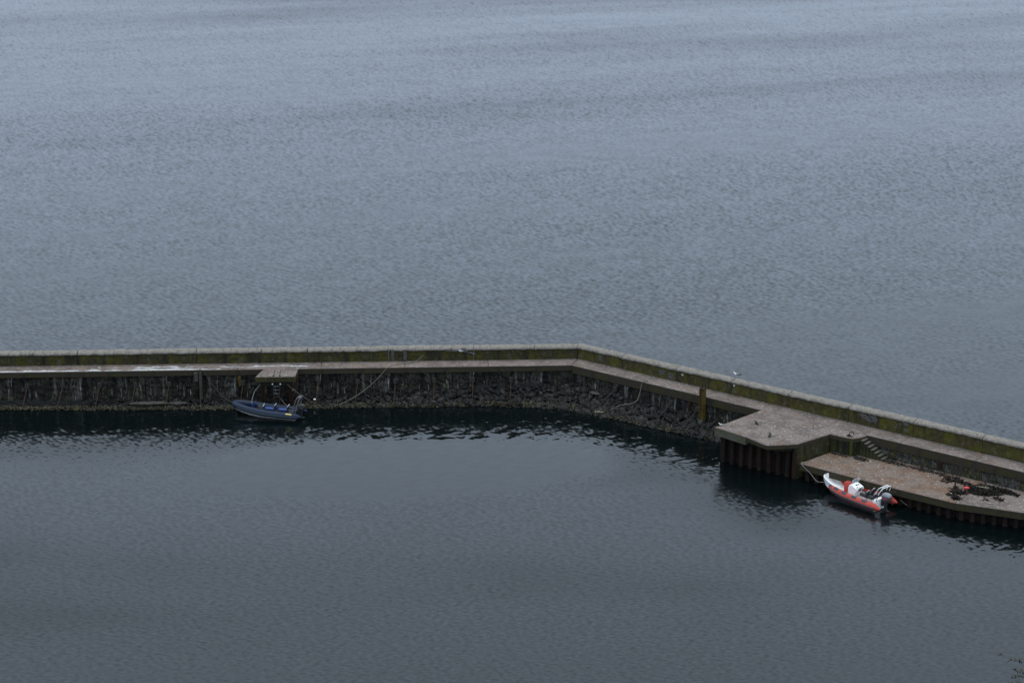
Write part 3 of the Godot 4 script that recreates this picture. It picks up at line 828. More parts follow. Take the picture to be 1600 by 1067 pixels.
# ---------------------------------------------------------------- furniture of the quay
func build_small_jetty() -> void:
	var j := base("small_jetty", FL * Transform3D(Basis(), Vector3(-20.95, 0, 0)), "small speckled concrete jetty on two rusty legs above the blue boat", "jetty")
	slab("deck_slab", [Vector2(-1.17, 0.012), Vector2(-1.62, 1.72), Vector2(1.2, 1.72), Vector2(1.32, 0.012)], 2.05, DECK - 0.003, Transform3D(), M.deck, M.moss, j, 0.03)
	var st := new_st()
	bbox(st, Vector3(-0.15, 1.86, 1.40), Vector3(2.2, 0.36, 0.3), 0.02)
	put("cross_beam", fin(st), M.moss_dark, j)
	for x in [-1.12, 0.86]:
		st = new_st()
		for off in [-0.11, 0.11]: bbox(st, Vector3(x + off, 0.55, 1.42), Vector3(0.07, 2.5, 0.26), 0.01)
		bbox(st, Vector3(x, 0.55, 1.42), Vector3(0.2, 2.5, 0.05), 0.01)
		put("leg", fin(st), M.rust, j)
	st = new_st()
	tube(st, [Vector3(-1.0, 0.35, 1.45), Vector3(0.8, 1.35, 1.45)], 0.05, 6)
	put("diagonal_brace", fin(st), M.rust, j)
	st = new_st()
	tube(st, [Vector3(1.22, 2.2, 0.3), Vector3(1.2, 2.05, 1.0), Vector3(1.12, 1.55, 1.5)], 0.06, 6)
	tube(st, [Vector3(1.3, 1.9, 0.15), Vector3(1.2, 1.35, 1.1), Vector3(1.15, 0.6, 1.35)], 0.06, 6)
	put("side_bracket", fin(st), M.rust, j)
	st = new_st()
	for x in [-0.35, 0.06]: tube(st, [Vector3(x, 2.12, 1.80), Vector3(x, 0.3, 1.72)], 0.022, 6)
	put("ladder_rail", fin(st), M.dark_iron, j)
	for k in 6:
		st = new_st()
		tube(st, [Vector3(-0.35, 1.75 - 0.27 * k, 1.79), Vector3(0.06, 1.75 - 0.27 * k, 1.79)], 0.02, 6)
		put("ladder_rung", fin(st), M.dull_steel if k < 3 else M.dark_iron, j)
	for x in [-0.42, 0.13]:
		st = new_st()
		bbox(st, Vector3(x, 1.86, 1.62), Vector3(0.11, 0.11, 0.12), 0.03)
		put("ladder_fixing", fin(st), M.white_paint, j)
	for x in [-0.32, 0.1]:
		st = new_st()
		bbox(st, Vector3(x, DECK + 0.012, 0.95), Vector3(0.035, 0.03, 1.3), 0.005)
		bbox(st, Vector3(x, DECK + 0.03, 1.6), Vector3(0.16, 0.06, 0.08), 0.01)
		put("deck_bar", fin(st), M.dark_iron, j)

func build_rods() -> void:
	# top at the wall, foot in the shallows: [x of the foot, z of the foot, x of the top, label]
	var spots := [
		[-34.82, -132.84, -34.6, "thin rusty rod leaning on harbour wall, fifth left of the timber post"],
		[-32.36, -132.84, -32.1, "thin rusty rod leaning on harbour wall, fourth left of the timber post"],
		[-29.68, -132.98, -29.5, "thin rusty rod leaning on harbour wall, third left of the timber post"],
		[-27.14, -133.05, -26.95, "thin rusty rod leaning on harbour wall, second left of the timber post"],
		[-24.70, -132.98, -24.55, "thin rusty rod leaning on harbour wall, next left of the timber post"],
		[-19.42, -133.5, -19.3, "thin rusty rod leaning on harbour wall just left of small jetty, behind blue boat"],
		[-14.00, -133.38, -13.9, "thin rusty rod leaning on harbour wall, first right of the small jetty"],
		[-11.23, -133.51, -11.1, "thin rusty rod leaning on harbour wall, crossed by the slanting rope"],
		[-8.45, -133.51, -8.4, "thin rusty rod leaning on harbour wall, next right of the slanting rope"],
		[-5.60, -133.65, -5.6, "thin rusty rod leaning on harbour wall, third left of the bend"],
		[-2.84, -133.75, -2.82, "thin rusty rod leaning on harbour wall, second left of the bend"],
		[-0.14, -133.85, -0.08, "thin rusty rod leaning on harbour wall, last before the bend"],
		[5.79, -132.17, 7.35, "dark rod slanting down the rubble, first right of the bend"],
		[9.67, -129.31, 11.10, "dark rod slanting down the rubble between the loose hose and orange post"],
		[11.43, -127.92, 12.85, "dark rod slanting down the rubble just beside the orange post"]]
	for q in spots:
		var right: bool = q[0] > 5.0
		var f := FR if right else FL
		var s: float = (q[2] - KINK.x) / (0.797 if right else 0.99916)
		var top := f * Vector3(s, 1.38, 0.06)
		var foot := Vector3(q[0], 0.12, q[1])
		var o := base("raking_rod", Transform3D(Basis(), foot), q[3], "rod", "rods leaning along the harbour wall")
		var dir := top - foot
		var st := new_st()
		tube(st, [-dir * 0.06, dir * 0.35, dir * 0.7, dir], [0.024, 0.027, 0.031, 0.036], 6)
		put("rod", fin(st), M.rod if not right else M.dark_iron, o)
		st = new_st()
		bbox(st, dir + Vector3(0, 0.06, 0), Vector3(0.30, 0.36, 0.16), 0.03, f.basis)
		put("socket", fin(st), M.dark_iron, o)
		st = new_st()
		bbox(st, Vector3(0, -0.03, 0), Vector3(0.13, 0.10, 0.13), 0.03)
		put("foot_collar", fin(st), M.rod, o)

func build_posts() -> void:
	var o := base("fender_post", FR * Transform3D(Basis(), Vector3(11.25, 0, 0.30)), "tall orange rusted steel post standing before the wall beyond the platform", "post")
	var st := new_st()
	for q in [[-0.16, 0.0], [0.16, 0.0]]: bbox(st, Vector3(q[0], 1.75, q[1]), Vector3(0.05, 2.7, 0.34), 0.01)
	bbox(st, Vector3(0, 1.75, 0.02), Vector3(0.30, 2.7, 0.06), 0.01)
	put("steel_section", fin(st), M.orange_rust, o)
	st = new_st()
	bbox(st, Vector3(0.0, 3.12, 0.0), Vector3(0.36, 0.07, 0.38), 0.01)
	put("cap_plate", fin(st), M.rust, o)
	for x in [-0.13, 0.15]:
		st = new_st()
		tube(st, [Vector3(x, 3.1, -0.1), Vector3(x, 3.42, -0.12)], 0.035, 6)
		put("bolt_stub", fin(st), M.rust, o)
	st = new_st()
	bbox(st, Vector3(-0.02, 0.62, 0.05), Vector3(0.36, 0.5, 0.40), 0.03)
	put("pale_foot", fin(st), M.spall, o)
	# timber post by the white stripe
	o = base("timber_post", FL * Transform3D(Basis(), Vector3(-26.6, 0, 0.22)), "grey timber post against harbour wall where the white stripe ends", "post")
	st = new_st()
	bbox(st, Vector3(0, 1.1, 0), Vector3(0.2, 2.9, 0.2), 0.03)
	put("timber", fin(st), M.timber, o)
	st = new_st()
	bbox(st, Vector3(-0.32, 1.98, -0.02), Vector3(0.3, 0.66, 0.16), 0.02)
	put("side_block", fin(st), M.timber, o)
	st = new_st()
	tube(st, [Vector3(0, 1.3, 0.1), Vector3(-0.02, 0.2, 0.55)], 0.035, 6)
	put("stay_rod", fin(st), M.rod, o)
	# mooring ring by the steps, pad eyes on the platform
	o = base("mooring_ring", FR * Transform3D(Basis(), Vector3(23.0, DECK, 0.95)), "rusty mooring ring standing on the platform corner by the steps", "mooring ring")
	st = new_st()
	var loop := []
	for k in 17: loop.append(Vector3(cos(TAU * k / 16.0) * 0.15, 0.18 + sin(TAU * k / 16.0) * 0.15, 0.0))
	tube(st, loop, 0.028, 6, false)
	put("ring", fin(st), M.dark_iron, o, Transform3D(Basis(Vector3.UP, 0.5), Vector3.ZERO))
	st = new_st()
	bbox(st, Vector3(-0.18, 0.05, -0.02), Vector3(0.24, 0.12, 0.18), 0.03)
	put("staple", fin(st), M.rust, o)
	o = base("mooring_cleat", FR * Transform3D(Basis(Vector3.UP, -0.5), Vector3(16.85, DECK, 2.6)), "dark iron mooring cleat out on the middle of the platform", "cleat")
	st = new_st()
	loft(st, [ring(Vector3(-0.22, 0.16, 0), Vector3(0, 0.03, 0), Vector3(0, 0, 0.03), 8), ring(Vector3(-0.08, 0.15, 0), Vector3(0, 0.06, 0), Vector3(0, 0, 0.06), 8), ring(Vector3(0.08, 0.12, 0), Vector3(0, 0.07, 0), Vector3(0, 0, 0.06), 8), ring(Vector3(0.3, 0.06, 0), Vector3(0, 0.03, 0), Vector3(0, 0, 0.03), 8)])
	put("horn", fin(st), M.dark_iron, o)
	st = new_st()
	tube(st, [Vector3(0, 0, 0), Vector3(0, 0.13, 0)], [0.1, 0.05], 8)
	put("stem", fin(st), M.dark_iron, o)
	o = base("mooring_pin", FR * Transform3D(Basis(), Vector3(18.75, DECK, 4.1)), "short black mooring pin in a rust stain near the platform edge", "mooring pin")
	st = new_st()
	tube(st, [Vector3(0, 0, 0), Vector3(0, 0.08, 0), Vector3(0, 0.1, 0), Vector3(0, 0.3, 0)], [0.15, 0.12, 0.05, 0.035], 8)
	put("pin", fin(st), M.dark_iron, o)
	st = new_st()
	tube(st, [Vector3(-0.12, 0.2, 0), Vector3(0.12, 0.2, 0)], 0.025, 6)
	put("cross_bar", fin(st), M.dark_iron, o)

func gull(at: Transform3D, label: String, back: Material, size: float) -> void:
	var o := base("seagull", at, label, "seagull", "", "")
	var b := new_st()
	var rings := []
	for q in [[-0.30, 0.17, 0.015, 0.03], [-0.2, 0.17, 0.045, 0.06], [-0.08, 0.17, 0.075, 0.085], [0.05, 0.18, 0.08, 0.09], [0.13, 0.215, 0.065, 0.07], [0.175, 0.265, 0.045, 0.047], [0.20, 0.31, 0.042, 0.043], [0.225, 0.345, 0.04, 0.04], [0.255, 0.355, 0.028, 0.028], [0.275, 0.35, 0.012, 0.012]]:
		rings.append(ring(Vector3(q[0], q[1], 0) * size, Vector3(0, q[2], 0) * size, Vector3(0, 0, q[3]) * size, 10))
	loft(b, rings)
	put("body", fin(b), M.gull_white, o)
	for side in [-1.0, 1.0]:
		b = new_st()
		rings = []
		for q in [[0.10, 0.20, 0.03, 0.012], [0.0, 0.2, 0.06, 0.016], [-0.15, 0.19, 0.05, 0.014], [-0.28, 0.185, 0.025, 0.008], [-0.38, 0.18, 0.008, 0.005]]:
			rings.append(ring(Vector3(q[0], q[1] + 0.02, side * (0.085 if q[0] > -0.2 else 0.05)) * size, Vector3(0, q[2], 0) * size, Vector3(0, 0, q[3]) * size, 8))
		loft(b, rings)
		put("wing", fin(b), back, o)
		b = new_st()
		tube(b, [Vector3(0.0, 0.11, side * 0.03) * size, Vector3(0.01, 0.0, side * 0.03) * size, Vector3(0.06, 0.0, side * 0.035) * size], 0.007 * size, 5)
		put("leg", fin(b), M.beak, o)
	b = new_st()
	tube(b, [Vector3(0.265, 0.352, 0) * size, Vector3(0.31, 0.345, 0) * size, Vector3(0.33, 0.333, 0) * size], [0.013 * size, 0.01 * size, 0.004 * size], 6)
	put("beak", fin(b), M.beak, o)

func line(called: String, pts: Array, r: float, m: Material, label: String, category: String, parent_pts := 6) -> MeshInstance3D:
	var st := new_st()
	tube(st, smooth_path(pts, parent_pts), r, 6)
	var o := put(called, fin(st), m)
	tag(o, label, category)
	return o

func build_small_things() -> void:
	gull(Transform3D(Basis(Vector3.UP, deg_to_rad(165)), Vector3(15.58, 3.43, -130.02)), "white seagull with black back standing on the parapet coping", M.gull_dark, 0.95)
	gull(FR * Transform3D(Basis(Vector3.UP, deg_to_rad(200)), Vector3(15.2, DECK, 4.35)), "small white seagull at the outer corner of the platform", M.gull_grey, 0.6)
	# rope thrown over the parapet and down the wall
	line("slanting_rope", [Vector3(-6.35, 3.0, -136.65), Vector3(-6.45, 2.85, -136.5), Vector3(-6.9, 2.56, -136.2), Vector3(-7.7, 2.48, -135.8), Vector3(-8.6, 2.47, -135.3), Vector3(-8.95, 2.44, -135.02), Vector3(-9.35, 2.0, -134.8), Vector3(-10.1, 1.3, -134.55), Vector3(-10.9, 0.8, -134.0), Vector3(-11.7, 0.45, -133.5), Vector3(-12.5, 0.2, -133.2)], 0.024, M.rope, "long pale rope slanting from parapet over walkway and down the wall", "rope")
	line("loose_hose", [FR * Vector3(6.45, 2.5, -0.25), FR * Vector3(6.3, 2.55, -0.1), FR * Vector3(6.15, 2.38, 0.1), FR * Vector3(6.0, 1.6, 0.16), FR * Vector3(5.95, 1.15, 0.4), FR * Vector3(5.6, 0.9, 0.7), FR * Vector3(5.0, 0.75, 0.95), FR * Vector3(4.6, 0.55, 1.25), FR * Vector3(4.35, 0.35, 1.5)], 0.032, M.rope, "pale frayed rope hanging over the walkway edge onto the rubble", "rope")
	line("thin_cable", [FL * Vector3(-26.35, 2.4, 0.1), FL * Vector3(-26.0, 1.75, 0.22), FL * Vector3(-25.6, 1.2, 0.3), FL * Vector3(-25.0, 0.6, 0.6), FL * Vector3(-24.4, 0.3, 0.9)], 0.03, M.timber, "thin grey cable hanging down the wall beside the timber post", "cable")
	line("mooring_line", [Vector3(-17.86, 1.75, -133.2), Vector3(-18.2, 1.45, -132.9), Vector3(-18.35, 1.1, -132.5), Vector3(-18.4, 0.78, -132.05)], 0.018, M.rope_pale, "mooring line from left jetty leg to bow of blue boat", "rope")
	line("mooring_line", [Vector3(-15.98, 1.82, -133.15), Vector3(-15.7, 1.62, -133.0), Vector3(-15.5, 1.45, -132.95), Vector3(-15.25, 1.25, -132.98), Vector3(-14.6, 0.72, -133.1), Vector3(-14.0, 0.35, -133.2)], 0.018, M.hose, "knotted mooring line from right jetty leg down to the rocks", "rope")
	var st := new_st()
	for k in 5: tube(st, [Vector3(-15.55 + rng.randf_range(-0.07, 0.07), 1.42, -132.9), Vector3(-15.5 + rng.randf_range(-0.08, 0.08), 1.54, -132.88), Vector3(-15.45 + rng.randf_range(-0.08, 0.08), 1.42, -132.92)], 0.035, 6)
	tag(put("rope_knot", fin(st), M.hose), "bunched knot of brown rope hanging at right jetty leg", "rope")
	line("stern_line", [Vector3(-16.9, 1.0, -133.6), Vector3(-16.5, 0.85, -133.0), Vector3(-16.0, 0.70, -132.0), Vector3(-15.5, 0.72, -131.3)], 0.016, M.rope, "stern line from blue boat back under the small jetty", "rope")
	line("mooring_line", [FR * Vector3(21.5, 1.24, 3.85), FR * Vector3(21.2, 1.22, 4.24), Vector3(19.2, 0.72, -118.75), Vector3(19.55, 0.42, -118.2), Vector3(20.06, 0.55, -117.75)], 0.018, M.rope_pale, "slack mooring line from landing stage corner to red boat bow", "rope")
	line("stern_line", [Vector3(24.3, 0.42, -115.05), Vector3(24.7, 0.12, -114.95), Vector3(25.2, -0.15, -114.8)], 0.018, M.rope_pale, "thin line trailing from red boat stern tube into the water", "rope")
	# bits and pieces
	st = new_st()
	loft(st, [ring(Vector3(-0.17, 0.08, 0), Vector3(0, 0.03, 0), Vector3(0, 0, 0.03), 10), ring(Vector3(-0.1, 0.08, 0), Vector3(0, 0.09, 0), Vector3(0, 0, 0.09), 10), ring(Vector3(0.08, 0.08, 0), Vector3(0, 0.09, 0), Vector3(0, 0, 0.09), 10), ring(Vector3(0.17, 0.08, 0), Vector3(0, 0.03, 0), Vector3(0, 0, 0.03), 10)])
	tag(put("net_float", fin(st), M.red_float, null, Transform3D(Basis(), Vector3(28.33, STAGE + 0.03, -114.88))), "small bright red net float lying beside the seaweed heap", "float")
	st = new_st()
	bbox(st, Vector3.ZERO, Vector3(0.9, 0.05, 0.09), 0.015, Basis(Vector3.UP, 0.12))
	tag(put("driftwood_stick", fin(st), M.wood_pale, null, FR * Transform3D(Basis(Vector3(0, 0, 1), 0.06), Vector3(32.4, STAGE + 0.17, 1.35))), "pale driftwood stick lying on the black seaweed heap", "driftwood")
	st = new_st()
	loft(st, [ring(Vector3(-0.15, 0, 0), Vector3(0, 0.04, 0), Vector3(0, 0, 0.05), 10), ring(Vector3(-0.08, 0.02, 0), Vector3(0, 0.11, 0), Vector3(0, 0, 0.12), 10), ring(Vector3(0.08, 0.02, 0), Vector3(0, 0.11, 0), Vector3(0, 0, 0.12), 10), ring(Vector3(0.15, 0, 0), Vector3(0, 0.05, 0), Vector3(0, 0, 0.05), 10)])
	tag(put("white_float", fin(st), M.white_paint, null, Transform3D(Basis().scaled(Vector3.ONE * 0.55), Vector3(-14.1, 0.5, -133.6))), "round white float lodged on the rocks right of blue boat", "float")
	st = new_st()
	bbox(st, Vector3.ZERO, Vector3(0.62, 0.07, 0.2), 0.02)
	tag(put("driftwood_plank", fin(st), M.wood_pale, null, Transform3D(Basis(Vector3.UP, -0.25), Vector3(6.15, 0.22, -131.8))), "pale driftwood plank at the waterline below the loose rope", "driftwood")

# ---------------------------------------------------------------- boats: +x to the bow, y = 0 at the water
func along(keys: Array, x: float) -> Array:          # [x, y, z, r] interpolated
	for i in keys.size() - 1:
		var a: Array = keys[i]
		var b: Array = keys[i + 1]
		if x <= b[0]:
			var t: float = clampf((x - a[0]) / maxf(b[0] - a[0], 1e-4), 0.0, 1.0)
			return [x, lerpf(a[1], b[1], t), lerpf(a[2], b[2], t), lerpf(a[3], b[3], t)]
	return keys[-1]

# a strip laid on a tube between two angles (0 outward, 90 degrees on top)
func on_tube(keys: Array, side: float, x0: float, x1: float, a0: float, a1: float, proud: float) -> ArrayMesh:
	var st := new_st()
	var nx := maxi(2, int((x1 - x0) / 0.12))
	var na := 5
	var g := []
	for i in nx + 1:
		var k := along(keys, lerpf(x0, x1, float(i) / nx))
		var row := []
		for j in na + 1:
			var a := deg_to_rad(lerpf(a0, a1, float(j) / na))
			var r: float = k[3] + (proud if i > 0 and i < nx and j > 0 and j < na else -0.004)
			row.append(Vector3(k[0], k[1] + sin(a) * r, side * (k[2] + cos(a) * r)))
		g.append(row)
	for i in nx:
		for j in na:
			var k := along(keys, g[i][j].x)
			var c := Vector3(k[0], k[1], side * k[2])
			quad(st, g[i][j], g[i + 1][j], g[i + 1][j + 1], g[i][j + 1], g[i][j] - c)
	return fin(st)

func side_tube(keys: Array, side: float) -> ArrayMesh:
	var st := new_st()
	var rings := []
	for k in keys: rings.append(ring(Vector3(k[0], k[1], side * k[2]), Vector3(0, k[3], 0), Vector3(0, 0, k[3]), 18))
	loft(st, rings)
	return fin(st)

# hull sections [x, gunwale half width, gunwale y, chine half width, chine y, keel y, inner floor y]
func hull(sections: Array, lip := 0.07) -> Array:
	var shell := new_st()
	var well := new_st()
	var g := []
	for s in sections:
		var r := []
		for q in [[0.0, s[5]], [s[3], s[4]], [(s[1] + s[3]) * 0.5 + 0.03, (s[2] + s[4]) * 0.5], [s[1], s[2] - 0.03], [s[1] - 0.015, s[2]], [maxf(s[1] - lip, 0.02), s[2]], [maxf(s[1] - lip - 0.02, 0.018), s[2] - 0.03], [maxf(s[1] - lip * 1.9, 0.012), s[6]], [0.0, s[6]]]:
			r.append(Vector3(s[0], q[1], q[0]))
		g.append(r)
	for i in g.size() - 1:
		for k in 8:
			for side in [-1.0, 1.0]:
				var m := Vector3(1, 1, side)
				var out := Vector3(0.1, -0.3, side) if k < 4 else (Vector3.UP if k < 6 else Vector3(0, 0.5, -side))
				quad(shell if k < 6 else well, g[i][k] * m, g[i + 1][k] * m, g[i + 1][k + 1] * m, g[i][k + 1] * m, out, k < 3)
	for e in [0, g.size() - 1]:
		for k in 8:
			for side in [-1.0, 1.0]:
				var m := Vector3(1, 1, side)
				tri(shell, Vector3(g[e][0].x, (g[e][0].y + g[e][4].y) / 2, 0), g[e][k] * m, g[e][k + 1] * m, Vector3(-1 if e == 0 else 1, 0, 0))
	return [fin(shell), fin(well)]

func outboard(boat: Node3D, at: Vector3, size: float, low: Material, high: Material, flash: Material, tilt := 0.0) -> void:
	var f := Transform3D(Basis(Vector3(0, 0, 1), tilt).scaled(Vector3.ONE * size), at)
	var st := new_st()
	loft(st, [ring(Vector3(0.0, -0.12, 0), Vector3(0.2, 0, 0), Vector3(0, 0, 0.12), 16, 3.0), ring(Vector3(-0.02, -0.02, 0), Vector3(0.31, 0, 0), Vector3(0, 0, 0.2), 16, 3.0), ring(Vector3(-0.02, 0.16, 0), Vector3(0.325, 0, 0), Vector3(0, 0, 0.21), 16, 3.0), ring(Vector3(-0.02, 0.24, 0), Vector3(0.32, 0, 0), Vector3(0, 0, 0.205), 16, 3.0)])
	var cowl := put("engine_cowl", fin(st), low, boat, f)
	st = new_st()
	loft(st, [ring(Vector3(-0.02, 0.243, 0), Vector3(0.315, 0, 0), Vector3(0, 0, 0.2), 16, 3.0), ring(Vector3(-0.03, 0.36, 0), Vector3(0.29, 0, 0), Vector3(0, 0, 0.185), 16, 3.0), ring(Vector3(-0.05, 0.43, 0), Vector3(0.21, 0, 0), Vector3(0, 0, 0.13), 16, 2.6), ring(Vector3(-0.06, 0.45, 0), Vector3(0.08, 0, 0), Vector3(0, 0, 0.05), 16)])
	put("cowl_top", fin(st), high, cowl)
	st = new_st()
	for side in [-1.0, 1.0]: bbox(st, Vector3(-0.06, 0.11, side * 0.208), Vector3(0.3, 0.07, 0.016), 0.006, Basis(Vector3(0, 0, 1), 0.15))
	put("cowl_flash", fin(st), flash, cowl)
	st = new_st()
	loft(st, [ring(Vector3(0.03, -0.11, 0), Vector3(0.17, 0, 0), Vector3(0, 0, 0.10), 12, 3.0), ring(Vector3(0.03, -0.5, 0), Vector3(0.11, 0, 0), Vector3(0, 0, 0.065), 12, 2.5), ring(Vector3(0.0, -0.95, 0), Vector3(0.10, 0, 0), Vector3(0, 0, 0.045), 12, 2.2), ring(Vector3(0.02, -1.2, 0), Vector3(0.06, 0, 0), Vector3(0, 0, 0.02), 12)])
	put("engine_leg", fin(st), M.black, boat, f)
	st = new_st()
	bbox(st, Vector3(-0.06, -0.72, 0), Vector3(0.42, 0.02, 0.2), 0.008)
	put("cavitation_plate", fin(st), M.black, boat, f)
	st = new_st()
	for k in 3:
		var b := Basis(Vector3(1, 0, 0), TAU * k / 3.0)
		bbox(st, Vector3(-0.18, -0.9, 0) + b * Vector3(0, 0.09, 0), Vector3(0.02, 0.16, 0.09), 0.006, b * Basis(Vector3.UP, 0.5))
	put("propeller", fin(st), M.black, boat, f)
	st = new_st()
	bbox(st, Vector3(0.25, -0.28, 0), Vector3(0.16, 0.36, 0.24), 0.02)
	put("clamp_bracket", fin(st), M.black, boat, f)

func jockey_seat(boat: Node3D, at: Vector3, cushion: Material, pod: Material, length: float, width: float) -> void:
	var st := new_st()
	loft(st, [ring(at + Vector3(0, 0.0, 0), Vector3(length * 0.44, 0, 0), Vector3(0, 0, width * 0.40), 14, 4.0), ring(at + Vector3(0, 0.26, 0), Vector3(length * 0.46, 0, 0), Vector3(0, 0, width * 0.36), 14, 4.0)])
	var seat := put("seat", fin(st), pod, boat)
	st = new_st()
	var rings := []
	for q in [[-0.5, 0.6], [-0.47, 0.95], [-0.2, 1.0], [0.2, 1.0], [0.46, 0.92], [0.5, 0.55]]:
		rings.append(ring(at + Vector3(length * q[0], 0.33, 0), Vector3(0, 0.11 * q[1], 0), Vector3(0, 0, width * 0.5 * q[1]), 12, 2.6))
	loft(st, rings)
	put("cushion", fin(st), cushion, seat)
	st = new_st()
	loft(st, [ring(at + Vector3(-length * 0.5, 0.36, 0), Vector3(0.05, 0, 0), Vector3(0, 0, width * 0.44), 12, 3.0), ring(at + Vector3(-length * 0.56, 0.62, 0), Vector3(0.045, 0, 0), Vector3(0, 0, width * 0.4), 12, 3.0), ring(at + Vector3(-length * 0.57, 0.67, 0), Vector3(0.02, 0, 0), Vector3(0, 0, width * 0.3), 12, 3.0)])
	put("backrest", fin(st), M.vinyl, seat)
	st = new_st()
	var arc := []
	for k in 9: arc.append(at + Vector3(-length * 0.55 - 0.10 * sin(PI * k / 8.0), 0.60 + 0.16 * sin(PI * k / 8.0), width * 0.42 * cos(PI * k / 8.0)))
	tube(st, arc, 0.022, 6)
	put("grab_handle", fin(st), M.steel, seat)

func radar_arch(boat: Node3D, x: float, w: float, y0: float, y1: float, rake: float, r: float, m: Material, lower: Material) -> void:
	for dx in [0.0, 0.22]:
		var a := new_st()
		for side in [-1.0, 1.0]: tube(a, [Vector3(x + dx, y0, side * w), Vector3(x + dx - rake * 0.35, lerpf(y0, y1, 0.5), side * w * 0.95)], r, 8)
		put("arch_leg", fin(a), lower, boat)
		var st := new_st()
		var p := []
		for side in [-1.0, 1.0]:
			var q := [Vector3(x + dx - rake * 0.35, lerpf(y0, y1, 0.5), side * w * 0.95), Vector3(x + dx - rake * 0.8, lerpf(y0, y1, 0.88), side * w * 0.85), Vector3(x + dx - rake, y1, side * w * 0.55)]
			if side > 0: q.reverse()
			p.append_array(q)
		tube(st, smooth_path(p, 4), r, 8)
		put("arch_bar", fin(st), m, boat)
	var st := new_st()
	for k in 5: tube(st, [Vector3(x - rake, y1 + 0.005, w * (-0.5 + 0.25 * k)), Vector3(x + 0.22 - rake, y1 + 0.005, w * (-0.5 + 0.25 * k))], r * 0.8, 6)
	put("arch_rung", fin(st), m, boat)

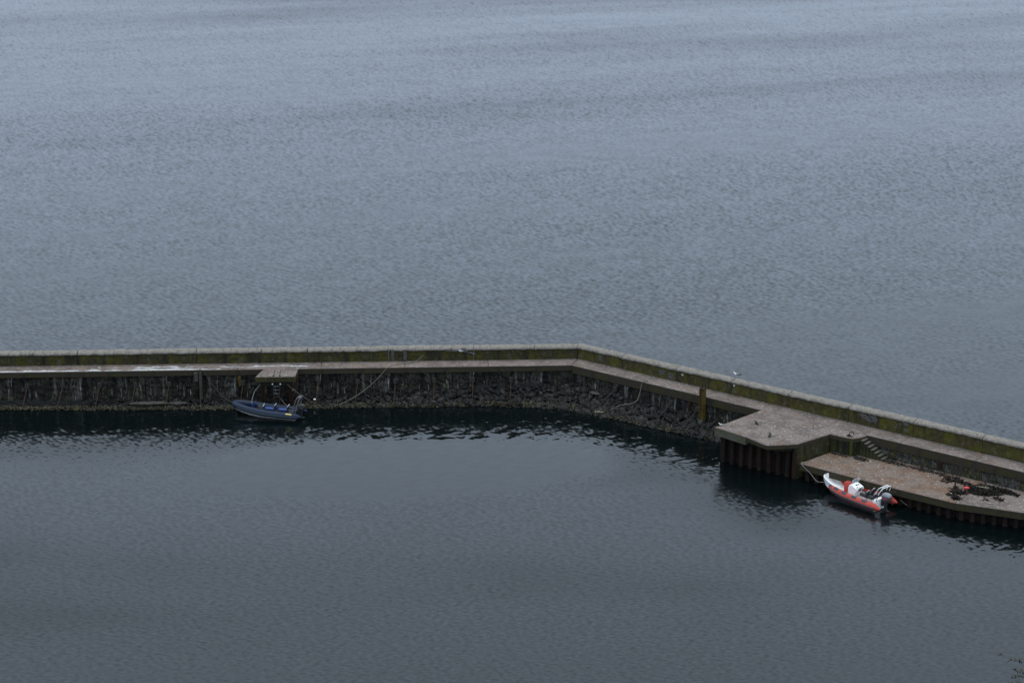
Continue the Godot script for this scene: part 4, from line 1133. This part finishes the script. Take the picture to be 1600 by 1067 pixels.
func build_red_boat() -> void:
	var o := base("red_boat", Transform3D(Basis(Vector3.UP, deg_to_rad(131.7)), Vector3(23.33, 0, -114.29)), "red and white rigid inflatable with console moored at landing stage", "boat")
	var keys := [[-0.12, 0.36, 0.86, 0.03], [0.02, 0.37, 0.86, 0.12], [0.36, 0.39, 0.87, 0.235], [0.55, 0.39, 0.87, 0.245], [1.6, 0.40, 0.87, 0.25], [2.6, 0.43, 0.86, 0.25], [3.2, 0.48, 0.82, 0.25], [3.7, 0.55, 0.74, 0.24], [3.9, 0.585, 0.69, 0.22], [4.05, 0.61, 0.645, 0.16], [4.12, 0.62, 0.62, 0.09], [4.14, 0.625, 0.61, 0.03]]
	var h := hull([[0.5, 0.70, 0.50, 0.66, 0.02, -0.22, 0.28], [1.6, 0.72, 0.50, 0.70, 0.03, -0.24, 0.28], [2.7, 0.72, 0.54, 0.68, 0.08, -0.22, 0.30], [3.4, 0.72, 0.72, 0.60, 0.18, -0.14, 0.32], [3.8, 0.77, 0.86, 0.58, 0.27, -0.03, 0.36], [4.1, 0.76, 0.94, 0.53, 0.36, 0.06, 0.42], [4.4, 0.67, 1.0, 0.45, 0.44, 0.16, 0.48], [4.65, 0.53, 1.03, 0.36, 0.52, 0.28, 0.56], [4.82, 0.38, 1.04, 0.26, 0.60, 0.38, 0.68], [4.91, 0.22, 1.04, 0.15, 0.66, 0.48, 0.86], [4.95, 0.08, 1.03, 0.06, 0.70, 0.56, 0.95]])
	put("hull", h[0], M.white_hull, o)
	put("cockpit_floor", h[1], M.white_hull, o)
	for side in [-1.0, 1.0]:
		var t := put("inflatable_tube", side_tube(keys, side), M.tube_red, o)
		put("rub_strake", on_tube(keys, side, 0.12, 4.08, -24, 14, 0.03), M.rubber, t)
		put("lower_strake", on_tube(keys, side, 0.3, 3.95, -62, -40, 0.012), M.rubber, t)
		for x in [0.85, 1.65, 2.45, 3.12, 3.72]: put("wear_patch", on_tube(keys, side, x, x + 0.46, 38, 100, 0.014), M.rubber, t)
		for x in [1.40, 2.20, 2.95]: put("seam_band", on_tube(keys, side, x, x + 0.05, -25, 150, 0.010), M.rubber, t)
	var st := new_st()
	bbox(st, Vector3(2.0, 0.325, 0), Vector3(2.9, 0.03, 1.06), 0.01)
	put("deck_board", fin(st), M.floor_grey, o)
	# transom and stern locker
	st = new_st()
	bbox(st, Vector3(0.62, 0.46, 0), Vector3(0.26, 0.50, 1.10), 0.04)
	put("stern_locker", fin(st), M.white_hull, o)
	st = new_st()
	bbox(st, Vector3(0.47, 0.42, 0), Vector3(0.07, 0.62, 1.3), 0.02)
	put("transom", fin(st), M.white_hull, o)
	# forward seat box
	st = new_st()
	loft(st, [ring(Vector3(3.2, 0.33, 0.1), Vector3(0.19, 0, 0), Vector3(0, 0, 0.23), 16, 5.0), ring(Vector3(3.2, 0.95, 0.1), Vector3(0.175, 0, 0), Vector3(0, 0, 0.215), 16, 5.0), ring(Vector3(3.2, 0.99, 0.1), Vector3(0.14, 0, 0), Vector3(0, 0, 0.18), 16, 5.0)])
	var fs := put("forward_seat", fin(st), M.tube_red, o)
	st = new_st()
	bbox(st, Vector3(3.22, 0.995, 0.12), Vector3(0.07, 0.02, 0.30), 0.008)
	put("seat_slot", fin(st), M.black, fs)
	# console
	var side_view := [Vector2(2.86, 0.33), Vector2(2.84, 0.86), Vector2(2.76, 1.02), Vector2(2.62, 1.07), Vector2(2.18, 0.92), Vector2(2.13, 0.80), Vector2(2.28, 0.58), Vector2(2.34, 0.33)]
	st = new_st()
	var rings := []
	for q in [[-0.36, 0.94], [-0.32, 1.0], [0.32, 1.0], [0.36, 0.94]]:
		var r := []
		for p in side_view: r.append(Vector3(2.45 + (p.x - 2.45) * q[1], 0.33 + (p.y - 0.33) * (q[1] * 0.5 + 0.5), q[0]))
		rings.append(r)
	loft(st, rings, false)
	var con := put("console", fin(st), M.white_hull, o)
	var slope := Basis(Vector3(0, 0, 1), atan2(0.18, 0.40))
	for q in [[0.27, -0.05, 0.09, 0.10], [0.29, 0.10, 0.035, 0.04], [0.29, 0.18, 0.035, 0.04], [0.24, 0.10, 0.035, 0.04], [0.24, 0.18, 0.035, 0.04], [0.07, -0.20, 0.05, 0.14], [0.09, 0.0, 0.05, 0.06]]:
		st = new_st()
		bbox(st, Vector3(2.18, 0.915, 0) + slope * Vector3(q[0], 0.012, 0) + Vector3(0, 0, q[1]), Vector3(q[2], 0.03, q[3]), 0.008, slope)
		put("instrument", fin(st), M.black, con)
	st = new_st()
	rings = []
	var wheel := []
	for k in 17: wheel.append(Vector3(2.05, 0.88, -0.1) + Basis(Vector3(0, 0, 1), 0.55) * Vector3(0, cos(TAU * k / 16.0), sin(TAU * k / 16.0)) * 0.17)
	tube(st, wheel, 0.02, 6, false)
	tube(st, [Vector3(2.17, 0.84, -0.1), Vector3(2.05, 0.88, -0.1)], 0.025, 6)
	for k in 3: tube(st, [Vector3(2.05, 0.88, -0.1), wheel[k * 5]], 0.012, 5)
	put("steering_wheel", fin(st), M.black, con)
	st = new_st()
	var bot := []
	var top := []
	for k in 9:
		var a := PI * (k / 8.0 - 0.5)
		bot.append(Vector3(2.58 + 0.20 * cos(a), 1.02, 0.33 * sin(a)))
		top.append(Vector3(2.46 + 0.22 * cos(a), 1.32, 0.33 * sin(a)))
	for k in 8: quad(st, bot[k], bot[k + 1], top[k + 1], top[k], Vector3(1, 0.5, 0))
	put("windscreen", fin(st), M.screen, con)
	st = new_st()
	tube(st, top, 0.012, 5)
	put("windscreen_rail", fin(st), M.steel, con)
	for x in [1.62, 1.05]:
		for z in [-0.27, 0.27]: jockey_seat(o, Vector3(x, 0.34, z), M.vinyl, M.floor_grey, 0.5, 0.32)
	radar_arch(o, 0.42, 0.58, 0.70, 1.55, 0.30, 0.022, M.white_paint, M.black)
	outboard(o, Vector3(0.10, 0.74, 0), 1.0, M.cowl_grey, M.cowl_pale, M.red_print)
	st = new_st()
	tube(st, smooth_path([Vector3(0.3, 0.75, 0.3), Vector3(0.05, 1.0, 0.36), Vector3(-0.12, 0.7, 0.4), Vector3(-0.05, 0.3, 0.45)], 4), 0.02, 6)
	put("control_cable", fin(st), M.hose, o)
	st = new_st()
	tube(st, [Vector3(0.2, 1.05, 0.52), Vector3(-0.05, 1.15, 0.62), Vector3(-0.12, 1.12, 0.66)], 0.02, 6)
	put("boat_hook", fin(st), M.timber, o)

func build_blue_boat() -> void:
	var o := base("blue_boat", Transform3D(Basis(Vector3.UP, deg_to_rad(166.2)), Vector3(-14.67, 0, -130.97)), "dark blue inflatable boat with blue seats moored below small jetty", "boat")
	var keys := [[-0.1, 0.34, 0.66, 0.03], [0.04, 0.35, 0.66, 0.11], [0.34, 0.37, 0.67, 0.215], [0.6, 0.37, 0.67, 0.225], [1.8, 0.39, 0.68, 0.23], [2.8, 0.44, 0.67, 0.23], [3.6, 0.52, 0.60, 0.225], [4.2, 0.60, 0.49, 0.22], [4.7, 0.67, 0.34, 0.215], [5.0, 0.71, 0.18, 0.21], [5.1, 0.72, 0.0, 0.21]]
	var st := new_st()
	var rings := []
	for pass_ in 2:
		var seq := keys.duplicate()
		if pass_ == 1:
			seq.reverse()
			seq.remove_at(0)
		for i in seq.size():
			var k: Array = seq[i]
			var side := -1.0 if pass_ == 0 else 1.0
			var c := Vector3(k[0], k[1], side * k[2])
			var nx: Array = seq[mini(i + 1, seq.size() - 1)]
			var pv: Array = seq[maxi(i - 1, 0)]
			var d := Vector3(nx[0], nx[1], side * nx[2]) - Vector3(pv[0], pv[1], side * pv[2])
			if k[0] > 5.05: d = Vector3(0, 0, 1)
			d = d.normalized()
			var u := d.cross(Vector3.UP).normalized()
			rings.append(ring(c, u.cross(d) * k[3], u * k[3], 16))
	loft(st, rings)
	var t := put("inflatable_tube", fin(st), M.tube_blue, o)
	for side in [-1.0, 1.0]:
		put("rub_strake", on_tube(keys, side, 0.1, 4.9, -22, 4, 0.018), M.rubber, t)
		for x in [0.9, 1.75, 2.6, 3.4, 4.2]: put("seam_band", on_tube(keys, side, x, x + 0.035, -20, 160, 0.006), M.rubber, t)
	put("number_plate", on_tube(keys, -1.0, 0.55, 1.02, 38, 66, 0.010), M.yellow, t)
	var h := hull([[0.45, 0.52, 0.42, 0.50, 0.0, -0.2, 0.24], [1.8, 0.54, 0.42, 0.52, 0.02, -0.22, 0.24], [3.0, 0.56, 0.46, 0.60, 0.06, -0.18, 0.28], [3.8, 0.50, 0.50, 0.53, 0.14, -0.06, 0.34], [4.4, 0.38, 0.54, 0.38, 0.24, 0.06, 0.42], [4.85, 0.22, 0.58, 0.21, 0.36, 0.20, 0.5], [5.05, 0.10, 0.6, 0.09, 0.45, 0.34, 0.55]])
	put("hull", h[0], M.grey_hull, o)
	put("cockpit_floor", h[1], M.rubber, o)
	st = new_st()
	bbox(st, Vector3(0.45, 0.36, 0), Vector3(0.08, 0.56, 0.96), 0.02)
	put("transom", fin(st), M.tube_blue, o)
	st = new_st()
	bbox(st, Vector3(3.72, 0.62, 0.05), Vector3(0.07, 0.52, 0.46), 0.02, Basis(Vector3(0, 0, 1), 0.08))
	put("bow_board", fin(st), M.blue_seat, o)
	st = new_st()
	loft(st, [ring(Vector3(3.12, 0.26, 0), Vector3(0.26, 0, 0), Vector3(0, 0, 0.24), 12, 4.0), ring(Vector3(3.16, 0.68, 0), Vector3(0.18, 0, 0), Vector3(0, 0, 0.22), 12, 4.0), ring(Vector3(3.2, 0.78, 0), Vector3(0.08, 0, 0), Vector3(0, 0, 0.18), 12, 4.0)])
	var con := put("console", fin(st), M.black, o)
	st = new_st()
	var w := []
	for k in 13: w.append(Vector3(2.92, 0.74, 0) + Basis(Vector3(0, 0, 1), 0.5) * Vector3(0, cos(TAU * k / 12.0), sin(TAU * k / 12.0)) * 0.16)
	tube(st, w, 0.02, 6, false)
	put("steering_wheel", fin(st), M.steel, con)
	for x in [2.42, 1.45]: jockey_seat(o, Vector3(x, 0.26, -0.08), M.blue_seat, M.black, 0.72, 0.40)
	st = new_st()
	bbox(st, Vector3(0.78, 0.40, 0), Vector3(0.34, 0.3, 0.7), 0.04)
	put("fuel_tank", fin(st), M.black, o)
	radar_arch(o, 0.42, 0.42, 0.45, 1.62, 0.36, 0.024, M.dull_steel, M.dull_steel)
	outboard(o, Vector3(0.12, 0.72, 0), 0.85, M.black, M.black, M.cowl_grey)

# ---------------------------------------------------------------- the scene
func _ready() -> void:
	rng.seed = 20240611
	var cam := Camera3D.new()
	cam.name = "camera"
	add_child(cam)
	cam.position = Vector3(0, 48.0, 0)
	cam.rotation_degrees = Vector3(-17.9, 0, 0)
	cam.fov = 19.5
	cam.near = 0.5
	cam.far = 12000.0
	cam.current = true

	var sky_mat := ProceduralSkyMaterial.new()
	sky_mat.sky_top_color = Color(0.875, 0.942, 0.985)
	sky_mat.sky_horizon_color = Color(0.588, 0.645, 0.735)
	sky_mat.sky_curve = 0.75
	sky_mat.ground_bottom_color = Color(0.55, 0.61, 0.70)
	sky_mat.ground_horizon_color = Color(0.588, 0.645, 0.735)
	sky_mat.sun_angle_max = 1.0
	sky_mat.energy_multiplier = 2.15
	var sky := Sky.new()
	sky.sky_material = sky_mat
	var env := Environment.new()
	env.background_mode = Environment.BG_SKY
	env.sky = sky
	env.tonemap_mode = Environment.TONE_MAPPER_LINEAR
	env.tonemap_exposure = 1.0
	env.sdfgi_enabled = true
	env.ssao_enabled = true
	env.ssil_enabled = true
	var we := WorldEnvironment.new()
	we.name = "world_environment"
	we.environment = env
	add_child(we)

	var sun := DirectionalLight3D.new()
	sun.name = "sun"
	sun.light_energy = 0.3
	sun.light_angular_distance = 20.0
	sun.light_color = Color(1.0, 0.98, 0.95)
	sun.shadow_enabled = true
	add_child(sun)
	sun.rotation_degrees = Vector3(-76, 165, 0)

	make_materials()
	build_water()
	build_quay()
	build_rubble()
	build_platform()
	build_small_jetty()
	build_posts()
	build_rods()
	build_weed()
	build_red_boat()
	build_blue_boat()
	build_small_things()
